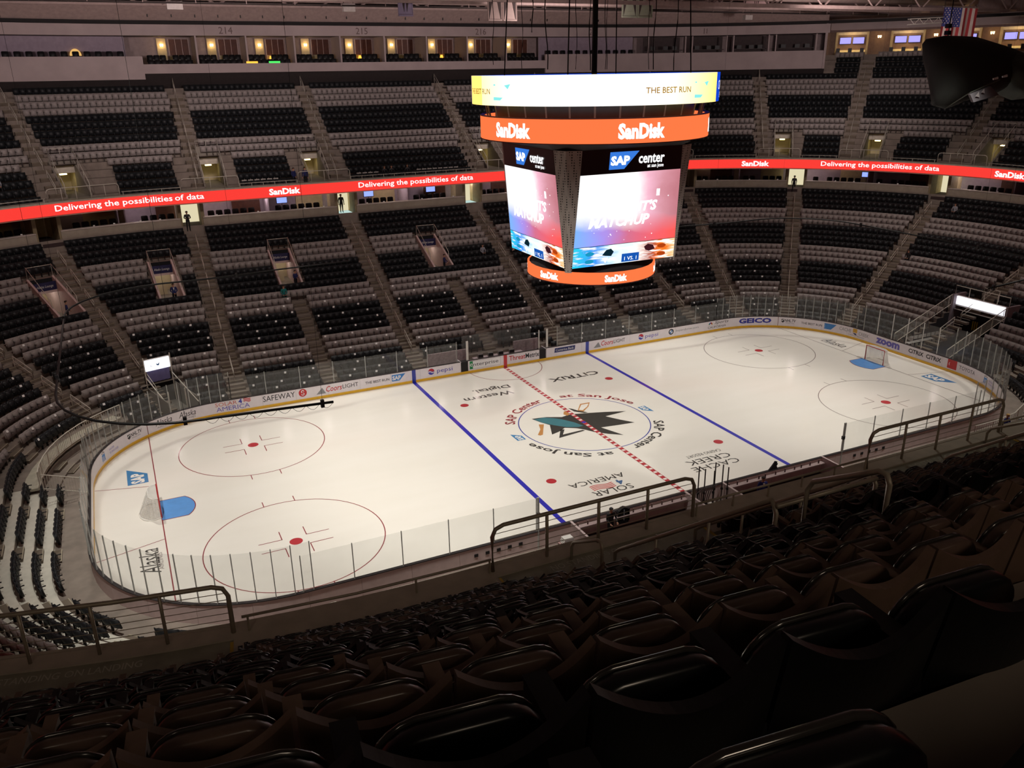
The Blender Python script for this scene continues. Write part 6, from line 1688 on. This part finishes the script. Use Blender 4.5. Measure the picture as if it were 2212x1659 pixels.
def hand(gg, w, e, side, mi):
    w, e = Vector(w), Vector(e); d = (w - e).normalized(); s = d.cross(Vector((0, 0, 1))); s = Vector((1, 0, 0)) if s.length < .1 else s.normalized(); n = s.cross(d)
    c = w + d * .05; gg.tube([w, c, w + d * .095], [.03, .038, .03], 6, mi)
    for k, ln in enumerate((.065, .078, .072, .055)):
        b0 = w + d * .09 + s * (.03 - .02 * k); gg.tube([b0, b0 + d * ln * .55 + n * .006, b0 + d * ln * .9 + n * .03], [.0095, .009, .007], 5, mi)
    b0 = w + d * .03 + s * .034 * side; gg.tube([b0, b0 + d * .03 + s * .025 * side, b0 + d * .06 + s * .03 * side + n * .01], [.012, .011, .008], 5, mi)
def finish_people():
    bpy.context.view_layer.update(); dg = bpy.context.evaluated_depsgraph_get()
    for p in PEOPLE:
        o = p['o']; ev = o.evaluated_get(dg); me = bpy.data.meshes.new_from_object(ev); J = p['J']
        segs = [(np.array(J[a]), np.array(J[b]), m) for a, b, m in p['E']]
        gg = G(); gg.v = [tuple(v.co) for v in me.vertices]
        for f in me.polygons:
            c = np.array(f.center); best = min(segs, key=lambda s_: np.linalg.norm(c - (s_[0] + np.clip(np.dot(c - s_[0], s_[1] - s_[0]) / np.dot(s_[1] - s_[0], s_[1] - s_[0]), 0, 1) * (s_[1] - s_[0]))))
            gg.f.append(list(f.vertices)); gg.m.append(best[2])
        hand(gg, J['wL'], J['eL'], 1, 2); hand(gg, J['wR'], J['eR'], -1, 2)
        h = Vector(J['h1'])
        gg.add([h + Vector(q) for q in ((-.015, -.095, .03), (.015, -.095, .03), (0, -.125, -.01), (-.02, -.095, -.025), (.02, -.095, -.025))], [(0, 1, 2), (0, 2, 3), (1, 4, 2), (3, 2, 4)], 2)
        for sx in (-1, 1): gg.add([h + Vector((sx * .093, -.02, .03)), h + Vector((sx * .112, .0, .035)), h + Vector((sx * .108, .01, -.02)), h + Vector((sx * .093, -.02, -.03))], [(0, 1, 2, 3)], 2)
        o.modifiers.clear(); nm = gg.mesh('person', [p['trousers'], p['jacket'], SKIN, BLACK], True)
        old = o.data; o.data = nm; bpy.data.meshes.remove(old); o.matrix_basis = p['mat']; tag(o, p['label'], 'person')
        # hair, eyes, mouth
        g2 = G(); rings = []
        for j in range(5):
            th = j / 4 * 1.75; r_ = .112 * math.sin(th); z = .108 * math.cos(th)
            g2.v += [tuple(h + Vector((r_ * math.cos(a), .012 + r_ * math.sin(a) * 1.02, .03 + z + (.05 if (math.sin(a) < -.45 and j > 2) else 0)))) for a in [2 * PI * q / 12 for q in range(12)]]
        for j in range(4):
            for q in range(12): g2.f.append([j * 12 + q, j * 12 + (q + 1) % 12, (j + 1) * 12 + (q + 1) % 12, (j + 1) * 12 + q]); g2.m.append(0)
        g2.build('hair', p['hair'], o, True)
        g3 = G()
        for sx in (-1, 1): g3.tube([h + Vector((sx * .035, -.092, .02)), h + Vector((sx * .035, -.1, .02))], .01, 6)
        g3.build('eyes', BLACK, o)
        G().box(h + Vector((0, -.092, -.045)), (.04, .012, .008)).build('mouth', M('lips', '#8a4a42', .6), o)
        if p['shirt']: G().prism([(-.05, 0), (.05, 0), (.0, -.24)], .02, lambda x, z, hh: (x, J['ch'][1] - .125 - hh, J['ch'][2] + .1 + z)).build('shirt_front', p['shirt'], o)
ZV = zLt(15) + .04
person('usher in a blue jacket standing in the pink vomitory nearest the frame edge', F(-25.62, 13.7, ZV), arms='front', jacket=NAVY, turn=1.2)
person('usher in a navy blazer with light shirt facing out of the vomitory above the draped tunnel', F(-22.5, 13.75, ZV), arms='front', shirt=WHITE)
person('usher in a navy suit leaning on the side wall of the middle far vomitory', F(-13.5, 13.75, ZV), arms='crossed', turn=.7)
person('usher in a blue jacket looking into the vomitory facing centre ice', F(.3, 13.75, ZV), arms='rail', turn=1.0)
person('spectator in a teal jersey sitting on the grey seats beside the middle far stairs', F(-14.9, dL(14) - .03, zLt(14)), 'sit', jacket=TEAL, trousers=M('dark_teal', '#123a3c', .8))
person('spectator in pale clothes sitting among black seats left of the scoreboard base', F(4.5, dL(17) - .03, zLt(17)), 'sit', jacket=GREYC)
person('spectator in black sitting on the first grey seat beside the right-hand stairs', F(32.95, dL(14) - .03, zLt(14)), 'sit', jacket=BLACK)
person('spectator with grey top sitting high beside the right-hand lit portal stairs', F(33.2, dL(23) - .03, zLt(23)), 'sit', jacket=GREYC)
person('spectator in a pale top sitting low in the upper deck by the frame edge', F(-25.6, dU(3) - .03, zUt(3)), 'sit', jacket=GREYC)
person('person in dark clothes with folded arms standing at the top of the stairs under the ribbon', F(-21.0, 21.0, zLt(25) + .55), arms='crossed', jacket=BLACK)
person('person in black standing in the bright doorway below the ribbon between two suites', F(-6.75, 22.6, SF + .06), arms='down', jacket=BLACK)
person('person in a dark suit climbing the stairs to the bright doorway right of the scoreboard', F(28.22, 21.0, zLt(25) + .45), arms='walk', jacket=BLACK, turn=PI)
person('attendant in blue at the foot of the upper-deck aisle beside the lit vomitory', F(-11.4, 20.6, zUt(1) + .02), arms='front', jacket=NAVY, turn=.6)
person('second attendant in blue, in dark trousers, nearer the lit vomitory rail', F(-10.35, 20.6, zUt(1) + .02), arms='down', jacket=NAVY, turn=-.5)
for k, s in enumerate((-2.6, -1.9, -.3)): person('person in dark clothes seated at the press table row above the ribbon, %s from the corner' % nth(k + 1), F(s, 21.5, zUt(1) + .02), 'sit', jacket=BLACK)
person('man in a royal blue blazer and tie standing behind the near benches', F(NS(2.55), 1.85, .1), arms='down', shirt=WHITE, turn=PI * .9, scale=1.05, jacket=M('blazer_blue', '#1b2a7d', .75))
person('blond-haired usher in blue standing by the white barriers at the near right end', F(NS(22.2), 1.9, .1), arms='rail', hair=BLOND, turn=PI, jacket=M('blazer_blue', '#1b2a7d', .75))
person('person in black seen from behind at the bench boards by the blue line', F(NS(-6.5), .95, .12), arms='rail', jacket=BLACK, turn=PI, hair=BLACK)
finish_people()
# press-table seats on the upper deck landing row, white chair backs and their rail
tp = None
for a, b, w_ in ((-16.0, -12.2, 'beside the two attendants'), (-5.4, -3.1, 'left of the seated press people'), (.6, 5.2, 'right of the seated press people')):
    n_ = int((b - a) / .56)
    for k in range(n_):
        lab = 'pale-backed press chair above the ribbon %s, %s along' % (w_, nth(k + 1)); m = F(a + .3 + k * .56, 21.35, zUt(1) + .02)
        if tp is None:
            tp = thing('press_row_chair', lab, 'chair', m, 'pale press-row chairs')
            G().box((0, 0, .72), (.44, .05, .42)).build('backrest', M('chair_white', '#bdb6ae', .6), tp); G().box((0, -.22, .45), (.44, .42, .05)).build('seat', BLACK, tp); G().box((0, -.03, .72), (.12, .03, .1)).build('back_hole', BLACK, tp)
            for lx in (-.18, .18): G().tube([(lx, -.2, 0), (lx, -.2, .45)], .02, 4).build('leg', BLACK, tp)
        else: dup(tp, m, lab)
for k, (a, b) in enumerate(((-16.2, -14.2), (-14.1, -12.1), (-5.6, -3.4), (-3.3, -1.1), (-1.0, 1.2), (1.3, 3.5), (3.6, 5.6))):
    t = thing('press_rail', 'white pipe rail behind the press chairs above the ribbon, %s panel from the corner' % nth(k + 1), 'railing', F((a + b) / 2, 21.75, zUt(1)), 'press row rails'); w = (b - a) / 2 - .03
    G().tube([(-w, 0, 0), (-w, 0, .95), (-w + .1, 0, 1.08), (w - .1, 0, 1.08), (w, 0, .95), (w, 0, 0)], .03, 6).build('rail_hoop', RAIL, t, True); G().tube([(0, 0, 0), (0, 0, 1.08)], .025).build('post', RAIL, t)
    G().box((0, -.9, .72), ((b - a) - .04, .5, .05)).build('table_top', M('press_table', '#5b5150', .6), t)
